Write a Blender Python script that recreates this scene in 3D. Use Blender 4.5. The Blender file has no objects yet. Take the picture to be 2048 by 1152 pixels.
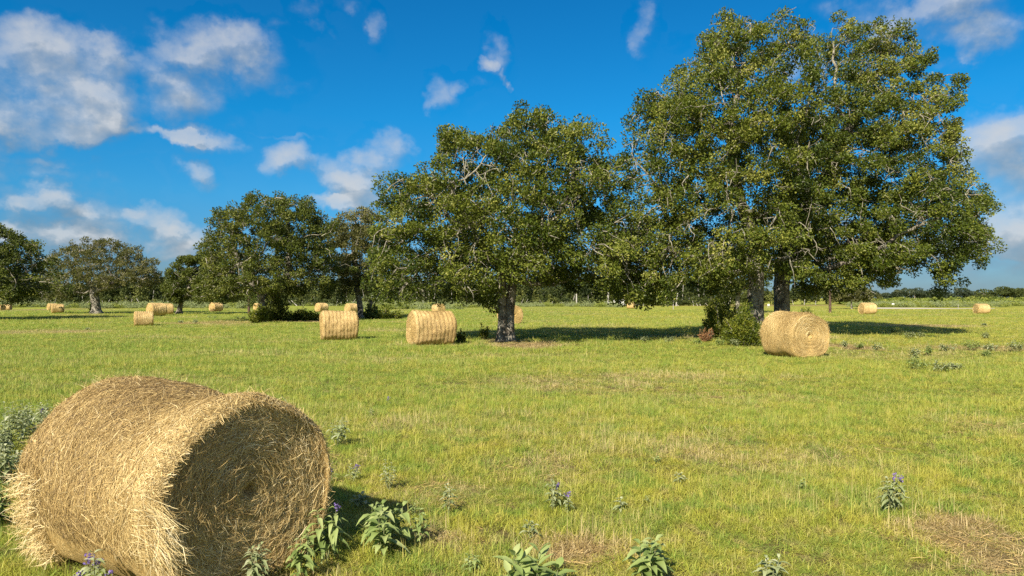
import bpy, math, random
import numpy as np
from mathutils import Vector, Matrix

sc = bpy.context.scene
COL = sc.collection

# ------------------------------------------------------------------ camera
F_PX, HORIZON, CAM_H = 1400.0, 596.0, 2.0          # in pixels of the 2048 x 1152 photograph
cam_d = bpy.data.cameras.new('camera')
cam_d.sensor_width = 36.0
cam_d.lens = 36.0 * F_PX / 2048.0
cam_d.clip_start = 0.05
cam_d.clip_end = 20000
cam = bpy.data.objects.new('camera', cam_d)
COL.objects.link(cam)
PITCH = math.atan((HORIZON - 576.0) / F_PX)
cam.location = (0, 0, CAM_H)
cam.rotation_euler = (math.pi / 2 + PITCH, 0, 0)
sc.camera = cam

def ray(px, py):
    u, v = (px - 1024.0) / F_PX, (576.0 - py) / F_PX
    c, s = math.cos(PITCH), math.sin(PITCH)
    return np.array([u, c - v * s, s + v * c])
def at(px, py):                                     # pixel -> point of the flat field
    r = ray(px, py); t = CAM_H / -r[2]
    return r[0] * t, r[1] * t
def atd(px, d):                                     # pixel column and distance -> x, y
    return (px - 1024.0) / F_PX * d, d
def zof(py, d):                                     # height seen at pixel row py at distance d
    r = ray(1024, py); return CAM_H + r[2] / r[1] * d

# ------------------------------------------------------------------ light, sky, exposure
SUN_EL = math.radians(36)
SUN_AZ = math.radians(24)                           # shadows run this far to the right of straight ahead
to_sun = Vector((-math.sin(SUN_AZ) * math.cos(SUN_EL), -math.cos(SUN_AZ) * math.cos(SUN_EL), math.sin(SUN_EL)))
sun_d = bpy.data.lights.new('sun', 'SUN')
sun_d.energy = 5.0
sun_d.angle = math.radians(0.53)
sun_d.color = (1.0, 0.90, 0.74)
sun = bpy.data.objects.new('sun', sun_d)
COL.objects.link(sun)
sun.rotation_euler = (-to_sun).to_track_quat('-Z', 'Y').to_euler()
sun.location = (-30, -40, 60)
sc.view_settings.view_transform = 'Standard'
sc.view_settings.look = 'None'
sc.view_settings.exposure = 0.9
sc.view_settings.gamma = 1.0
sc.view_settings.use_curve_mapping = False
sc.cycles.max_bounces = 6
sc.cycles.diffuse_bounces = 3
sc.cycles.glossy_bounces = 2
sc.cycles.transmission_bounces = 3
sc.cycles.use_denoising = False

class NT:
    """small helper round a node tree"""
    def __init__(self, tree):
        self.t = tree; self.n = tree.nodes; self.l = tree.links
    def new(self, typ, **kw):
        n = self.n.new(typ)
        for k, v in kw.items():
            setattr(n, k, v)
        return n
    def put(self, sock, v):
        if isinstance(v, bpy.types.NodeSocket):
            self.l.new(v, sock)
        elif v is not None:
            sock.default_value = v
    def math(self, op, a, b=None, c=None, clamp=False):
        n = self.new('ShaderNodeMath', operation=op, use_clamp=clamp)
        for s, v in zip(n.inputs, (a, b, c)):
            self.put(s, v)
        return n.outputs[0]
    def vec(self, op, a, b=None, scale=None):
        n = self.new('ShaderNodeVectorMath', operation=op)
        self.put(n.inputs[0], a)
        if b is not None: self.put(n.inputs[1], b)
        if scale is not None: self.put(n.inputs['Scale'], scale)
        return n.outputs['Value'] if op in ('LENGTH', 'DOT_PRODUCT', 'DISTANCE') else n.outputs[0]
    def noise(self, vector, scale, detail=3.0, rough=0.55, dist=0.0, col=False):
        n = self.new('ShaderNodeTexNoise')
        self.put(n.inputs['Vector'], vector)
        n.inputs['Scale'].default_value = scale
        n.inputs['Detail'].default_value = detail
        n.inputs['Roughness'].default_value = rough
        n.inputs['Distortion'].default_value = dist
        return n.outputs['Color'] if col else n.outputs[0]
    def ramp(self, f, stops):
        n = self.new('ShaderNodeValToRGB')
        e = n.color_ramp.elements
        while len(e) < len(stops): e.new(0.5)
        for x, (p, c) in zip(e, stops):
            x.position = p; x.color = (*c, 1) if len(c) == 3 else c
        self.put(n.inputs[0], f)
        return n.outputs[0]
    def mix(self, f, a, b, mode='MIX'):
        n = self.new('ShaderNodeMix', data_type='RGBA', blend_type=mode)
        self.put(n.inputs[0], f)
        for s, v in ((n.inputs[6], a), (n.inputs[7], b)):
            if isinstance(v, tuple) and len(v) == 3: v = (*v, 1)
            self.put(s, v)
        return n.outputs[2]
    def smooth(self, v, a, b, lo=0.0, hi=1.0):
        n = self.new('ShaderNodeMapRange', interpolation_type='SMOOTHSTEP')
        self.put(n.inputs[0], v)
        for k, x in zip(range(1, 5), (a, b, lo, hi)): n.inputs[k].default_value = x
        return n.outputs[0]

world = bpy.data.worlds.new('World')
sc.world = world
world.use_nodes = True

# clouds: x, y, half width, half height (pixels, turned into bearings), amount, greyness
CLOUDS = [
    (85, 160, 140, 95, 1.05, 0), (195, 215, 85, 55, .8, .1), (40, 60, 150, 50, .5, .2), (250, 100, 60, 36, .55, .1),
    (120, 250, 150, 34, .6, .8),
    (420, 80, 85, 45, .9, .1), (505, 130, 100, 50, .66, .2), (345, 160, 80, 55, .6, .4), (385, 220, 90, 50, .62, .4),
    (600, 10, 34, 30, .6, .1), (560, 55, 50, 12, .35, .2), (635, 45, 30, 10, .4, .2), (690, 0, 40, 12, .4, .2), (760, 35, 18, 30, .45, .2),
    (410, 282, 75, 22, .85, .1), (340, 275, 70, 14, .6, .2), (370, 330, 40, 20, .6, .3), (395, 355, 45, 24, .6, .3),
    (60, 385, 70, 26, .9, .05), (75, 428, 90, 36, .85, .95), (215, 385, 80, 45, .62, .6), (215, 425, 70, 26, .55, .8),
    (318, 432, 50, 26, .95, .05), (90, 472, 120, 26, .7, .5), (240, 466, 90, 20, .6, .4), (75, 330, 55, 26, .5, .4),
    (150, 315, 120, 9, .3, .2),
    (585, 318, 50, 32, .95, .05), (640, 285, 36, 30, .35, .2), (772, 302, 52, 42, .95, .0), (712, 355, 58, 42, .9, .15), (740, 385, 70, 24, .5, .4),
    (575, 264, 70, 7, .4, .1),
    (893, 178, 32, 32, .8, .1), (945, 163, 30, 24, .65, .2), (988, 92, 28, 38, .75, .2), (962, 108, 18, 14, .6, .2),
    (995, 140, 8, 16, .45, .1), (1006, 160, 9, 16, .6, .0), (1016, 180, 9, 14, .6, .0),
    (1292, 50, 24, 40, .6, .2), (1350, 88, 16, 16, .3, .2),
    (1800, 15, 150, 35, .6, .3), (1870, 60, 110, 55, .62, .35), (1990, 70, 90, 26, .5, .2), (1960, 15, 120, 40, .4, .3),
    (1990, 255, 85, 50, 1.0, .0), (2030, 310, 110, 60, .85, .5), (2000, 365, 100, 40, .6, .6), (1960, 510, 150, 30, .62, .45), (1880, 555, 150, 16, .5, .6), (1950, 310, 60, 40, .6, .4), (2035, 415, 62, 50, 1.1, .05), (2040, 470, 90, 40, .7, .5),
    (1930, 190, 60, 6, .3, .2),
    (640, 412, 52, 16, .95, .0), (730, 418, 60, 20, .95, .0), (395, 490, 66, 42, 1.0, .2), (330, 560, 130, 34, .6, .6), (240, 500, 110, 30, .6, .7),
    (1262, 455, 70, 46, .95, .1), (1560, 130, 80, 70, .7, .2), (1650, 260, 70, 60, .5, .3), (1900, 520, 260, 46, .42, 1.), (1050, 560, 300, 24, .4, .8), (1700, 470, 120, 60, .6, .5),
    (2200, 200, 120, 80, 1.0, .2), (-150, 260, 140, 120, 1.0, .3), (-120, 480, 130, 50, .8, .4), (2300, 480, 160, 60, 1., .4),
]
def build_world():
    T = NT(world.node_tree); T.n.clear()
    out = T.new('ShaderNodeOutputWorld'); bg = T.new('ShaderNodeBackground')
    sky = T.new('ShaderNodeTexSky', sky_type='NISHITA', sun_disc=False)
    sky.sun_elevation = SUN_EL
    sky.sun_rotation = math.pi + SUN_AZ
    sky.altitude = 100; sky.air_density = 1.0; sky.dust_density = 0.25; sky.ozone_density = 4.0
    tc = T.new('ShaderNodeTexCoord')
    sep = T.new('ShaderNodeSeparateXYZ'); T.l.new(tc.outputs['Generated'], sep.inputs[0])
    x, y, z = sep.outputs
    az = T.math('ARCTAN2', x, y)
    el = T.math('ARCTAN2', z, T.math('SQRT', T.math('ADD', T.math('MULTIPLY', x, x), T.math('MULTIPLY', y, y))))
    # warped bearing
    g = bpy.data.node_groups.new('cloud_field', 'ShaderNodeTree')
    g.interface.new_socket('P', in_out='INPUT', socket_type='NodeSocketVector')
    g.interface.new_socket('F', in_out='OUTPUT', socket_type='NodeSocketFloat')
    g.interface.new_socket('Grey', in_out='OUTPUT', socket_type='NodeSocketFloat')
    G = NT(g); gi = G.new('NodeGroupInput'); go = G.new('NodeGroupOutput')
    P = gi.outputs[0]
    w1 = G.vec('SUBTRACT', G.noise(P, 9.0, 4, .6, col=True), (0.5, 0.5, 0.5))
    w2 = G.vec('SUBTRACT', G.noise(P, 34.0, 4, .65, col=True), (0.5, 0.5, 0.5))
    Q = G.vec('ADD', P, G.vec('ADD', G.vec('SCALE', w1, scale=0.085), G.vec('SCALE', w2, scale=0.030)))
    Q = G.vec('MULTIPLY', Q, (1, 1, 0))
    tot = grey = None
    for px, py, rx, ry, amp, gr in CLOUDS:
        r = ray(px, py)
        a = math.atan2(r[0], r[1]); e = math.atan2(r[2], math.hypot(r[0], r[1]))
        k = math.hypot(1, (px - 1024) / F_PX)
        sx, sy = F_PX * k * k / rx, F_PX * k / ry
        d = G.vec('MULTIPLY', G.vec('SUBTRACT', Q, (a, e, 0)), (sx * .66, sy * .66, 0))
        q = G.vec('DOT_PRODUCT', d, d)
        b = G.math('MULTIPLY', G.math('SUBTRACT', 1.0, q, clamp=True), amp)
        tot = b if tot is None else G.math('ADD', tot, b)
        if gr:
            gb = G.math('MULTIPLY', b, gr)
            grey = gb if grey is None else G.math('ADD', grey, gb)
    n = G.math('ADD', G.math('MULTIPLY', G.noise(G.vec('MULTIPLY', P, (1, 1.3, 0)), 8.0, 3, .5), .58), G.math('MULTIPLY', G.noise(G.vec('MULTIPLY', P, (1, 1.2, 0)), 19.0, 6, .55), .42))
    t_ = G.math('MINIMUM', tot, 1.2)
    val = G.math('MULTIPLY', G.math('ADD', t_, G.math('MULTIPLY_ADD', n, 3.4, -2.05)), G.smooth(tot, 0.0, 0.45))
    G.l.new(val, go.inputs[0])
    G.l.new(G.math('DIVIDE', grey, G.math('MAXIMUM', tot, .05), clamp=True), go.inputs[1])
    comb = T.new('ShaderNodeCombineXYZ'); T.put(comb.inputs[0], az); T.put(comb.inputs[1], el)
    A = T.new('ShaderNodeGroup', node_tree=g); T.l.new(comb.outputs[0], A.inputs[0])
    B = T.new('ShaderNodeGroup', node_tree=g); T.l.new(T.vec('ADD', comb.outputs[0], (-0.012, 0.020, 0)), B.inputs[0])
    dens = T.smooth(A.outputs[0], -0.10, 1.35)
    front = T.smooth(y, 0.05, 0.25)
    dens = T.math('MULTIPLY', T.math('MULTIPLY', dens, front), 0.9)
    # unseen cloud added overhead and behind the camera, to neutralise the blue ambient light
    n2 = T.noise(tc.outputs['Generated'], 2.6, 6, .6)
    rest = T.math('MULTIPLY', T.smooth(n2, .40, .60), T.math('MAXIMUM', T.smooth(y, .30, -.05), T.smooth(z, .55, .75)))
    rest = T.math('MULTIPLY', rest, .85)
    lit = T.math('ADD', T.math('MULTIPLY', T.math('SUBTRACT', A.outputs[0], B.outputs[0]), 0.85), 0.84)
    lit = T.math('SUBTRACT', lit, T.math('MULTIPLY', A.outputs[1], 0.5), clamp=True)
    ccol = T.ramp(lit, [(0.0, (2.0, 2.8, 3.7)), (0.45, (3.3, 4.0, 4.7)), (0.8, (5.2, 5.7, 6.2)), (1.0, (7.4, 7.6, 7.8))])
    for nd in T.n:
        if nd.type == 'VALTORGB':
            for e in nd.color_ramp.elements: e.color = tuple(c / 8.0 for c in e.color[:3]) + (1,)
    ccol = T.vec('SCALE', ccol, scale=CLOUD_GAIN)
    # the air's own colour: a clear, polarised blue
    hs = T.new('ShaderNodeHueSaturation'); hs.inputs['Saturation'].default_value = SKY_SAT; hs.inputs['Value'].default_value = SKY_VAL
    hs.inputs['Hue'].default_value = SKY_HUE
    T.l.new(sky.outputs[0], hs.inputs['Color'])
    tint = T.ramp(T.math('MULTIPLY', el, 2.0), [(0.0, (.19, .27, .41)), (.12, (.21, .38, .55)), (.28, (.14, .52, .69)), (.5, (.045, .585, .78)), (.85, (.0, .545, .77))])
    skyc = T.vec('MULTIPLY', hs.outputs[0], tint)
    fin = T.mix(dens, skyc, ccol)
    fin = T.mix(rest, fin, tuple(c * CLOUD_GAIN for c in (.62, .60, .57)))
    T.l.new(fin, bg.inputs['Color'])
    bg.inputs['Strength'].default_value = 0.10
    T.l.new(bg.outputs[0], out.inputs[0])
CLOUD_GAIN, SKY_SAT, SKY_VAL, SKY_HUE = 3.7, 1.1, 0.87, 0.5
build_world()

# ------------------------------------------------------------------ object helpers
def tag(o, label=None, cat=None, group=None, kind=None):
    if label: o['label'] = label
    if cat: o['category'] = cat
    if group: o['group'] = group
    if kind: o['kind'] = kind
    return o
def link(o, parent=None):
    COL.objects.link(o)
    if parent is not None: o.parent = parent
    return o
def empty(name, loc=(0, 0, 0), rz=0.0):
    o = bpy.data.objects.new(name, None)
    o.location = loc; o.rotation_euler = (0, 0, rz); o.empty_display_size = .3
    return link(o)
def mesh_arrays(name, verts, faces, mat=None, smooth=True, attrs=None):
    """verts (N,3); faces: list of (M,k) index arrays; attrs: {name: per-face values}"""
    me = bpy.data.meshes.new(name)
    verts = np.asarray(verts, np.float32)
    faces = [np.asarray(f, np.int32) for f in faces if len(f)]
    me.vertices.add(len(verts)); me.vertices.foreach_set('co', verts.ravel())
    nl = sum(f.size for f in faces); nf = sum(len(f) for f in faces)
    me.loops.add(nl); me.polygons.add(nf)
    me.loops.foreach_set('vertex_index', np.concatenate([f.ravel() for f in faces]))
    tot = np.concatenate([np.full(len(f), f.shape[1], np.int32) for f in faces])
    me.polygons.foreach_set('loop_start', np.concatenate([[0], np.cumsum(tot)[:-1]]).astype(np.int32))
    me.polygons.foreach_set('use_smooth', np.full(nf, smooth))
    for k, v in (attrs or {}).items():
        a = me.attributes.new(k, 'FLOAT', 'FACE'); a.data.foreach_set('value', np.asarray(v, np.float32))
    if mat is not None: me.materials.append(mat)
    me.update(calc_edges=True)
    me.validate()
    return me
def obj(name, me, parent=None):
    return link(bpy.data.objects.new(name, me), parent)
def unit(v):
    return v / np.maximum(np.linalg.norm(v, axis=-1, keepdims=True), 1e-9)
def wob(p, f, seed=0):
    """cheap smooth 3-D noise, about -1..1, from sums of sines"""
    r = np.random.RandomState(seed); s = 0
    for i in range(5):
        k = r.normal(size=3); k = k / np.linalg.norm(k) * f * (0.7 + 0.35 * i)
        s = s + np.sin(p @ k + r.uniform(0, 6.28)) / (1 + .35 * i)
    return s / 2.2

# ------------------------------------------------------------------ materials
def new_mat(name):
    m = bpy.data.materials.new(name); m.use_nodes = True
    T = NT(m.node_tree); b = T.n['Principled BSDF']
    return m, T, b
def attr(T, name):
    return T.new('ShaderNodeAttribute', attribute_name=name).outputs['Fac']
def bump(T, b, h, strength, dist):
    n = T.new('ShaderNodeBump'); n.inputs['Strength'].default_value = strength; n.inputs['Distance'].default_value = dist
    T.put(n.inputs['Height'], h); T.l.new(n.outputs[0], b.inputs['Normal'])

def leaf_mat(name, stops, rough=.42, spec=.45, trans=.3, tcol=(0.30, 0.36, 0.04)):
    m, T, b = new_mat(name)
    t = attr(T, 'tint')
    c = T.ramp(t, stops)
    T.put(b.inputs['Base Color'], c)
    b.inputs['Roughness'].default_value = rough
    b.inputs['Specular IOR Level'].default_value = spec
    tr = T.new('ShaderNodeBsdfTranslucent')
    T.put(tr.inputs[0], T.mix(.5, c, tcol, 'MIX'))
    mx = T.new('ShaderNodeMixShader'); mx.inputs[0].default_value = trans
    T.l.new(b.outputs[0], mx.inputs[1]); T.l.new(tr.outputs[0], mx.inputs[2])
    T.l.new(mx.outputs[0], T.n['Material Output'].inputs[0])
    return m
OAK = leaf_mat('oak_leaf', [(0, (.020, .036, .006)), (.3, (.052, .080, .008)), (.62, (.130, .158, .020)), (1, (.31, .305, .07))], .46, .28, .24)
OAK_DARK = leaf_mat('dark_oak_leaf', [(0, (.026, .042, .006)), (.5, (.076, .100, .013)), (1, (.19, .195, .036))], .55, .3, .22)
OAK_BROWN = leaf_mat('dry_oak_leaf', [(0, (.05, .054, .016)), (.5, (.11, .112, .032)), (1, (.215, .195, .07))], .55, .3, .22)
BUSH = leaf_mat('bush_leaf', [(0, (.035, .06, .006)), (.5, (.12, .15, .014)), (1, (.27, .26, .035))], .45, .35, .25)
FAR = leaf_mat('far_leaf', [(0, (.022, .034, .010)), (.5, (.068, .086, .020)), (1, (.155, .168, .042))], .6, .2, .15)
FARBLUE = leaf_mat('hazy_oak_leaf', [(0, (.024, .040, .024)), (.5, (.048, .066, .036)), (1, (.085, .10, .05))], .6, .2, .15)  # bluish haze of distance put into the leaf colour
SCRUB = leaf_mat('scrub_leaf', [(0, (.08, .12, .025)), (.5, (.19, .23, .04)), (1, (.30, .31, .07))], .6, .2, .2)
SAGE = leaf_mat('sage_leaf', [(0, (.16, .20, .085)), (.5, (.29, .335, .16)), (1, (.46, .48, .30))], .6, .25, .2, (.28, .36, .10))
GREENW = leaf_mat('broad_weed_leaf', [(0, (.13, .19, .05)), (.5, (.26, .335, .105)), (1, (.41, .46, .19))], .5, .35, .25, (.25, .40, .06))
DRYW = leaf_mat('dry_plant_leaf', [(0, (.12, .06, .03)), (.5, (.25, .13, .06)), (1, (.36, .24, .10))], .6, .2, .2, (.4, .2, .08))
STRIPM = leaf_mat('strip_weed_leaf', [(0, (.12, .155, .06)), (.5, (.22, .26, .11)), (1, (.34, .37, .20))], .7, .1, .2, (.25, .3, .1))
FLOWER = leaf_mat('purple_petal', [(0, (.12, .08, .28)), (1, (.30, .22, .48))], .6, .2, .2, (.3, .2, .5))
STEM = leaf_mat('weed_stem', [(0, (.13, .15, .07)), (1, (.27, .29, .15))], .6, .2, 0)

def bark_mat(name, dark, light, lichen, scale=1.0, amount=.5):
    m, T, b = new_mat(name)
    tc = T.new('ShaderNodeTexCoord').outputs['Object']
    st = T.vec('MULTIPLY', tc, (1, 1, .28))
    n1 = T.noise(st, 16 * scale, 5, .65)
    n2 = T.noise(tc, 2.6 * scale, 4, .6)
    n3 = T.noise(tc, 9 * scale, 4, .7)
    c = T.mix(T.smooth(n1, .38, .62), dark, light)
    c = T.mix(T.math('MULTIPLY', T.smooth(T.math('ADD', n2, T.math('MULTIPLY', n3, .6)), .70, .92), amount), c, lichen)
    T.put(b.inputs['Base Color'], c); b.inputs['Roughness'].default_value = .9
    b.inputs['Specular IOR Level'].default_value = .15
    bump(T, b, n1, 1.0, .05)
    return m
BARK = bark_mat('oak_bark', (.045, .038, .031), (.19, .168, .135), (.36, .34, .28), 1, .7)
LIMB = bark_mat('lichen_limb_bark', (.10, .09, .068), (.25, .23, .178), (.39, .365, .285), 1.6, .8)
PALE = bark_mat('pale_dead_wood', (.25, .23, .20), (.42, .40, .36), (.5, .49, .45), 1, .5)
POLE = bark_mat('weathered_pole_wood', (.05, .032, .024), (.13, .085, .062), (.16, .12, .09), 1, .3)

# ------------------------------------------------------------------ ground colour, shared by the soil sheet and the grass blades
DRY = [  # dry, thin spots of the field: pixel x, y, half width, half height, strength
    (1900, 1075, 170, 36, .85), (1170, 1120, 150, 34, .95), (560, 1165, 240, 26, .6), (880, 1075, 70, 26, .7), (1990, 1120, 120, 40, .7),
    (1150, 765, 330, 24, .38), (1400, 800, 260, 24, .28), (1050, 690, 90, 10, .9), (1010, 684, 70, 6, .8), (1690, 693, 70, 9, 1.0), (1750, 712, 260, 12, .4),
    (1960, 697, 160, 9, .7), (1850, 652, 160, 4, .8), (430, 646, 130, 4, .8), (640, 643, 90, 3, .9), (110, 619, 90, 3, .9), (1500, 610.5, 340, 2.2, .8), (90, 664, 180, 8, .4), (1110, 940, 120, 40, .25),
    (860, 1000, 150, 40, .35), (1500, 900, 260, 40, .12), (700, 940, 60, 40, .3), (1980, 850, 160, 30, .3)]
DRY_W = []
for px, py, rx, ry, a in DRY:
    x, y = at(px, py)
    DRY_W.append((x, y, rx / F_PX * y, abs(at(px, py - ry)[1] - at(px, py + ry)[1]) / 2, a))
fg = bpy.data.node_groups.new('field_colour', 'ShaderNodeTree')
fg.interface.new_socket('P', in_out='INPUT', socket_type='NodeSocketVector')
fg.interface.new_socket('Dry', in_out='OUTPUT', socket_type='NodeSocketFloat')
fg.interface.new_socket('Lush', in_out='OUTPUT', socket_type='NodeSocketFloat')
G = NT(fg); gi = G.new('NodeGroupInput'); go = G.new('NodeGroupOutput')
P2 = G.vec('MULTIPLY', gi.outputs[0], (1, 1, 0))
na = G.noise(G.vec('MULTIPLY', P2, (.45, 1, 0)), .16, 4, .6)
nb = G.noise(P2, .9, 4, .6)
nc = G.noise(G.vec('MULTIPLY', P2, (.35, 1, 0)), .055, 3, .5)
Pw = G.vec('ADD', P2, G.vec('MULTIPLY', G.vec('SUBTRACT', G.noise(P2, 1.1, 4, .65, col=True), (.5, .5, .5)), (1.6, 1.6, 0)))
dsum = None
for x, y, rx, ry, a in DRY_W:
    d = G.vec('MULTIPLY', G.vec('SUBTRACT', Pw, (x, y, 0)), (1 / rx, 1 / ry, 0))
    v = G.math('MULTIPLY', G.math('SUBTRACT', 1.0, G.vec('DOT_PRODUCT', d, d), clamp=True), a)
    dsum = v if dsum is None else G.math('MAXIMUM', dsum, v)
dry = G.math('ADD', G.math('MULTIPLY', dsum, .95), G.math('MULTIPLY', G.smooth(G.math('ADD', G.math('MULTIPLY', na, .7), G.math('MULTIPLY', nb, .3)), .46, .66), .56), clamp=True)
G.l.new(dry, go.inputs[0])
sepx = G.new('ShaderNodeSeparateXYZ'); G.l.new(gi.outputs[0], sepx.inputs[0])
wet = G.math('MULTIPLY', G.smooth(G.math('ADD', sepx.outputs[0], G.math('MULTIPLY', sepx.outputs[1], -.12)), 4.0, -12.0), .12)   # the field is lusher on that side
G.l.new(G.smooth(G.math('ADD', wet, G.math('ADD', G.math('MULTIPLY', nc, .6), G.math('MULTIPLY', nb, .4))), .38, .62), go.inputs[1])

def ground_mat():
    m, T, b = new_mat('field_soil_and_thatch')
    pos = T.new('ShaderNodeNewGeometry').outputs['Position']
    f = T.new('ShaderNodeGroup', node_tree=fg); T.l.new(pos, f.inputs[0])
    fine = T.noise(pos, 22, 4, .7)
    mid = T.noise(T.vec('MULTIPLY', pos, (.5, 1, 1)), 2.2, 4, .7)
    green = T.mix(f.outputs[1], (.30, .305, .046), (.185, .26, .038))
    green = T.mix(T.smooth(mid, .35, .7), green, (.36, .345, .062))
    near = T.mix(T.smooth(fine, .3, .7), (.10, .085, .035), (.22, .175, .075))      # thatch and soil between the blades
    dist = T.vec('LENGTH', T.vec('MULTIPLY', pos, (1, 1, 0)))
    cover = T.smooth(dist, 6, 60)                                                    # closed sward where the blades are not modelled one by one
    c = T.mix(cover, near, green)
    c = T.mix(T.math('MULTIPLY', f.outputs[0], .85), c, T.mix(T.smooth(fine, .35, .65), (.13, .088, .045), (.33, .24, .12)))
    T.put(b.inputs['Base Color'], c); b.inputs['Roughness'].default_value = 1; b.inputs['Specular IOR Level'].default_value = .05
    bump(T, b, T.math('ADD', fine, T.math('MULTIPLY', mid, .8)), .9, .08)
    return m
gx = np.concatenate([[-4000, -1500, -600, -250], np.arange(-120, 121, 4), [250, 600, 1500, 4000]])
gy = np.concatenate([[-600, -200, -60], np.arange(-20, 181, 4), [250, 400, 800, 2000, 7000]])
GX, GY = np.meshgrid(gx, gy)
gv = np.stack([GX.ravel(), GY.ravel(), np.zeros(GX.size)], 1)
nx_, ny_ = len(gx), len(gy)
ii = (np.arange(ny_ - 1)[:, None] * nx_ + np.arange(nx_ - 1)[None]).ravel()
ground = obj('ground', mesh_arrays('ground', gv, [np.stack([ii, ii + 1, ii + nx_ + 1, ii + nx_], 1)], ground_mat()))
tag(ground, kind='structure')

# pale gravel road beyond the field
m, T, b = new_mat('pale_gravel')
pos = T.new('ShaderNodeNewGeometry').outputs['Position']
T.put(b.inputs['Base Color'], T.ramp(T.noise(pos, .8, 5, .7), [(.3, (.40, .36, .29)), (.7, (.54, .49, .41))])); b.inputs['Roughness'].default_value = 1
def strip(name, pts, mat, z=.012):
    v = np.array([(x, y, z) for a in pts for (x, y) in a])
    f = [(2 * i, 2 * i + 2, 2 * i + 3, 2 * i + 1) for i in range(len(pts) - 1)]
    return obj(name, mesh_arrays(name, v, [np.array(f)], mat))
rd = []
for px, yn, yf in ((1730, 617.6, 615.2), (1790, 617.8, 615.4), (1850, 617.9, 615.9), (1900, 617.6, 616.6), (1990, 617.2, 616.5)):
    rd.append((at(px, yn), at(px, yf)))
tag(strip('gravel_road', rd, m), kind='structure')

# ------------------------------------------------------------------ leaves as many small folded blades
def leaf_quads(c, rng, length, width, up=.35, dirs=None):
    """c (N,3) centres -> verts, quads: folded diamond leaves with random lie"""
    n = len(c)
    d = unit(rng.normal(size=(n, 3)) + (0 if dirs is None else dirs * 1.3))
    nr = unit(rng.normal(size=(n, 3)) + np.array([0, 0, up]) * 2)
    s = unit(np.cross(d, nr)); nn = unit(np.cross(s, d))
    L = length * rng.uniform(.7, 1.3, (n, 1)); W = width * rng.uniform(.7, 1.3, (n, 1))
    mid = c + d * L * .05
    v = np.stack([c - d * L * .5, mid + s * W * .5 + nn * W * .22, c + d * L * .5 - nn * L * .08, mid - s * W * .5 + nn * W * .22], 1).reshape(-1, 3)
    return v, np.arange(4 * n).reshape(-1, 4)

# ------------------------------------------------------------------ oaks, grown branch by branch into their crowns
def inside(poly, x, z):
    poly = np.asarray(poly); r = np.zeros(len(x), bool); j = len(poly) - 1
    for i in range(len(poly)):
        xi, zi = poly[i]; xj, zj = poly[j]
        c = ((zi > z) != (zj > z)) & (x < (xj - xi) * (z - zi) / (zj - zi + 1e-12) + xi)
        r ^= c; j = i
    return r
def crown_points(poly, n, rng, depth=1.0, gap=0.0, seed=0, shell=.35):
    """points in the solid that has the outline poly and is as deep, at each height, as it is wide"""
    poly = np.asarray(poly); lo, hi = poly.min(0), poly.max(0)
    zs = np.linspace(lo[1], hi[1], 60); xs = np.linspace(lo[0], hi[0], 120)
    half, mid = np.zeros(60), np.zeros(60)
    for i, z in enumerate(zs):
        k = inside(poly, xs, np.full(120, z)); w = xs[k]
        if len(w): half[i], mid[i] = (w.max() - w.min()) / 2, (w.max() + w.min()) / 2
    out = []; tot = 0
    while tot < n:
        x = rng.uniform(lo[0], hi[0], n * 3); z = rng.uniform(lo[1], hi[1], n * 3)
        k = inside(poly, x, z); x, z = x[k], z[k]
        h = np.interp(z, zs, half); m_ = np.interp(z, zs, mid)
        q = np.clip(1 - ((x - m_) / np.maximum(h, .1)) ** 2, 0, 1) ** .5
        y = rng.uniform(-1, 1, len(x)); yy = y * h * q * depth
        rad = np.sqrt(np.clip(((x - m_) / np.maximum(h, .1)) ** 2 + (yy / np.maximum(h * depth, .1)) ** 2, 0, 1))
        zt = (z - lo[1]) / (hi[1] - lo[1])
        keep = rng.uniform(size=len(x)) < np.clip(shell + (1 - shell) * np.maximum(rad, np.abs(2 * zt - 1)) ** 1.5, 0, 1)
        p = np.stack([x, yy, z], 1)
        if gap: keep &= wob(p, 1.5, seed) > (gap - 1) * 1.0
        p = p[keep]; out.append(p); tot += len(p)
    return np.concatenate(out)[:n]
def grow(pos, par, att, step, kill, iters, jit, rng, maxn=9000):
    pos = list(map(np.asarray, pos)); par = list(par); nch = [0] * len(pos)
    for p in par:
        if p >= 0: nch[p] += 1
    att = att.copy(); best = np.full(len(att), 1e9); who = np.zeros(len(att), int)
    fresh = list(range(len(pos)))
    for it in range(iters):
        if fresh:
            P = np.array([pos[i] for i in fresh])
            for s in range(0, len(P), 400):
                D = np.linalg.norm(att[:, None] - P[None, s:s + 400], axis=2)
                k = D.argmin(1); dm = D[np.arange(len(att)), k]; u = dm < best
                best[u] = dm[u]; who[u] = np.array(fresh[s:s + 400])[k[u]]
        al = best > kill
        att, best, who = att[al], best[al], who[al]
        if not len(att) or len(pos) > maxn: break
        fresh = []
        P = np.array(pos)
        d = unit(att - P[who])
        acc = np.zeros((len(pos), 3)); np.add.at(acc, who, d)
        for i in np.unique(who):
            if nch[i] >= 3: continue
            v = acc[i] / (np.linalg.norm(acc[i]) + 1e-9) + rng.normal(size=3) * jit
            v /= np.linalg.norm(v) + 1e-9
            fresh.append(len(pos)); pos.append(P[i] + v * step); par.append(i); nch.append(0); nch[i] += 1
        if not fresh: break
    return pos, par
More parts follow.
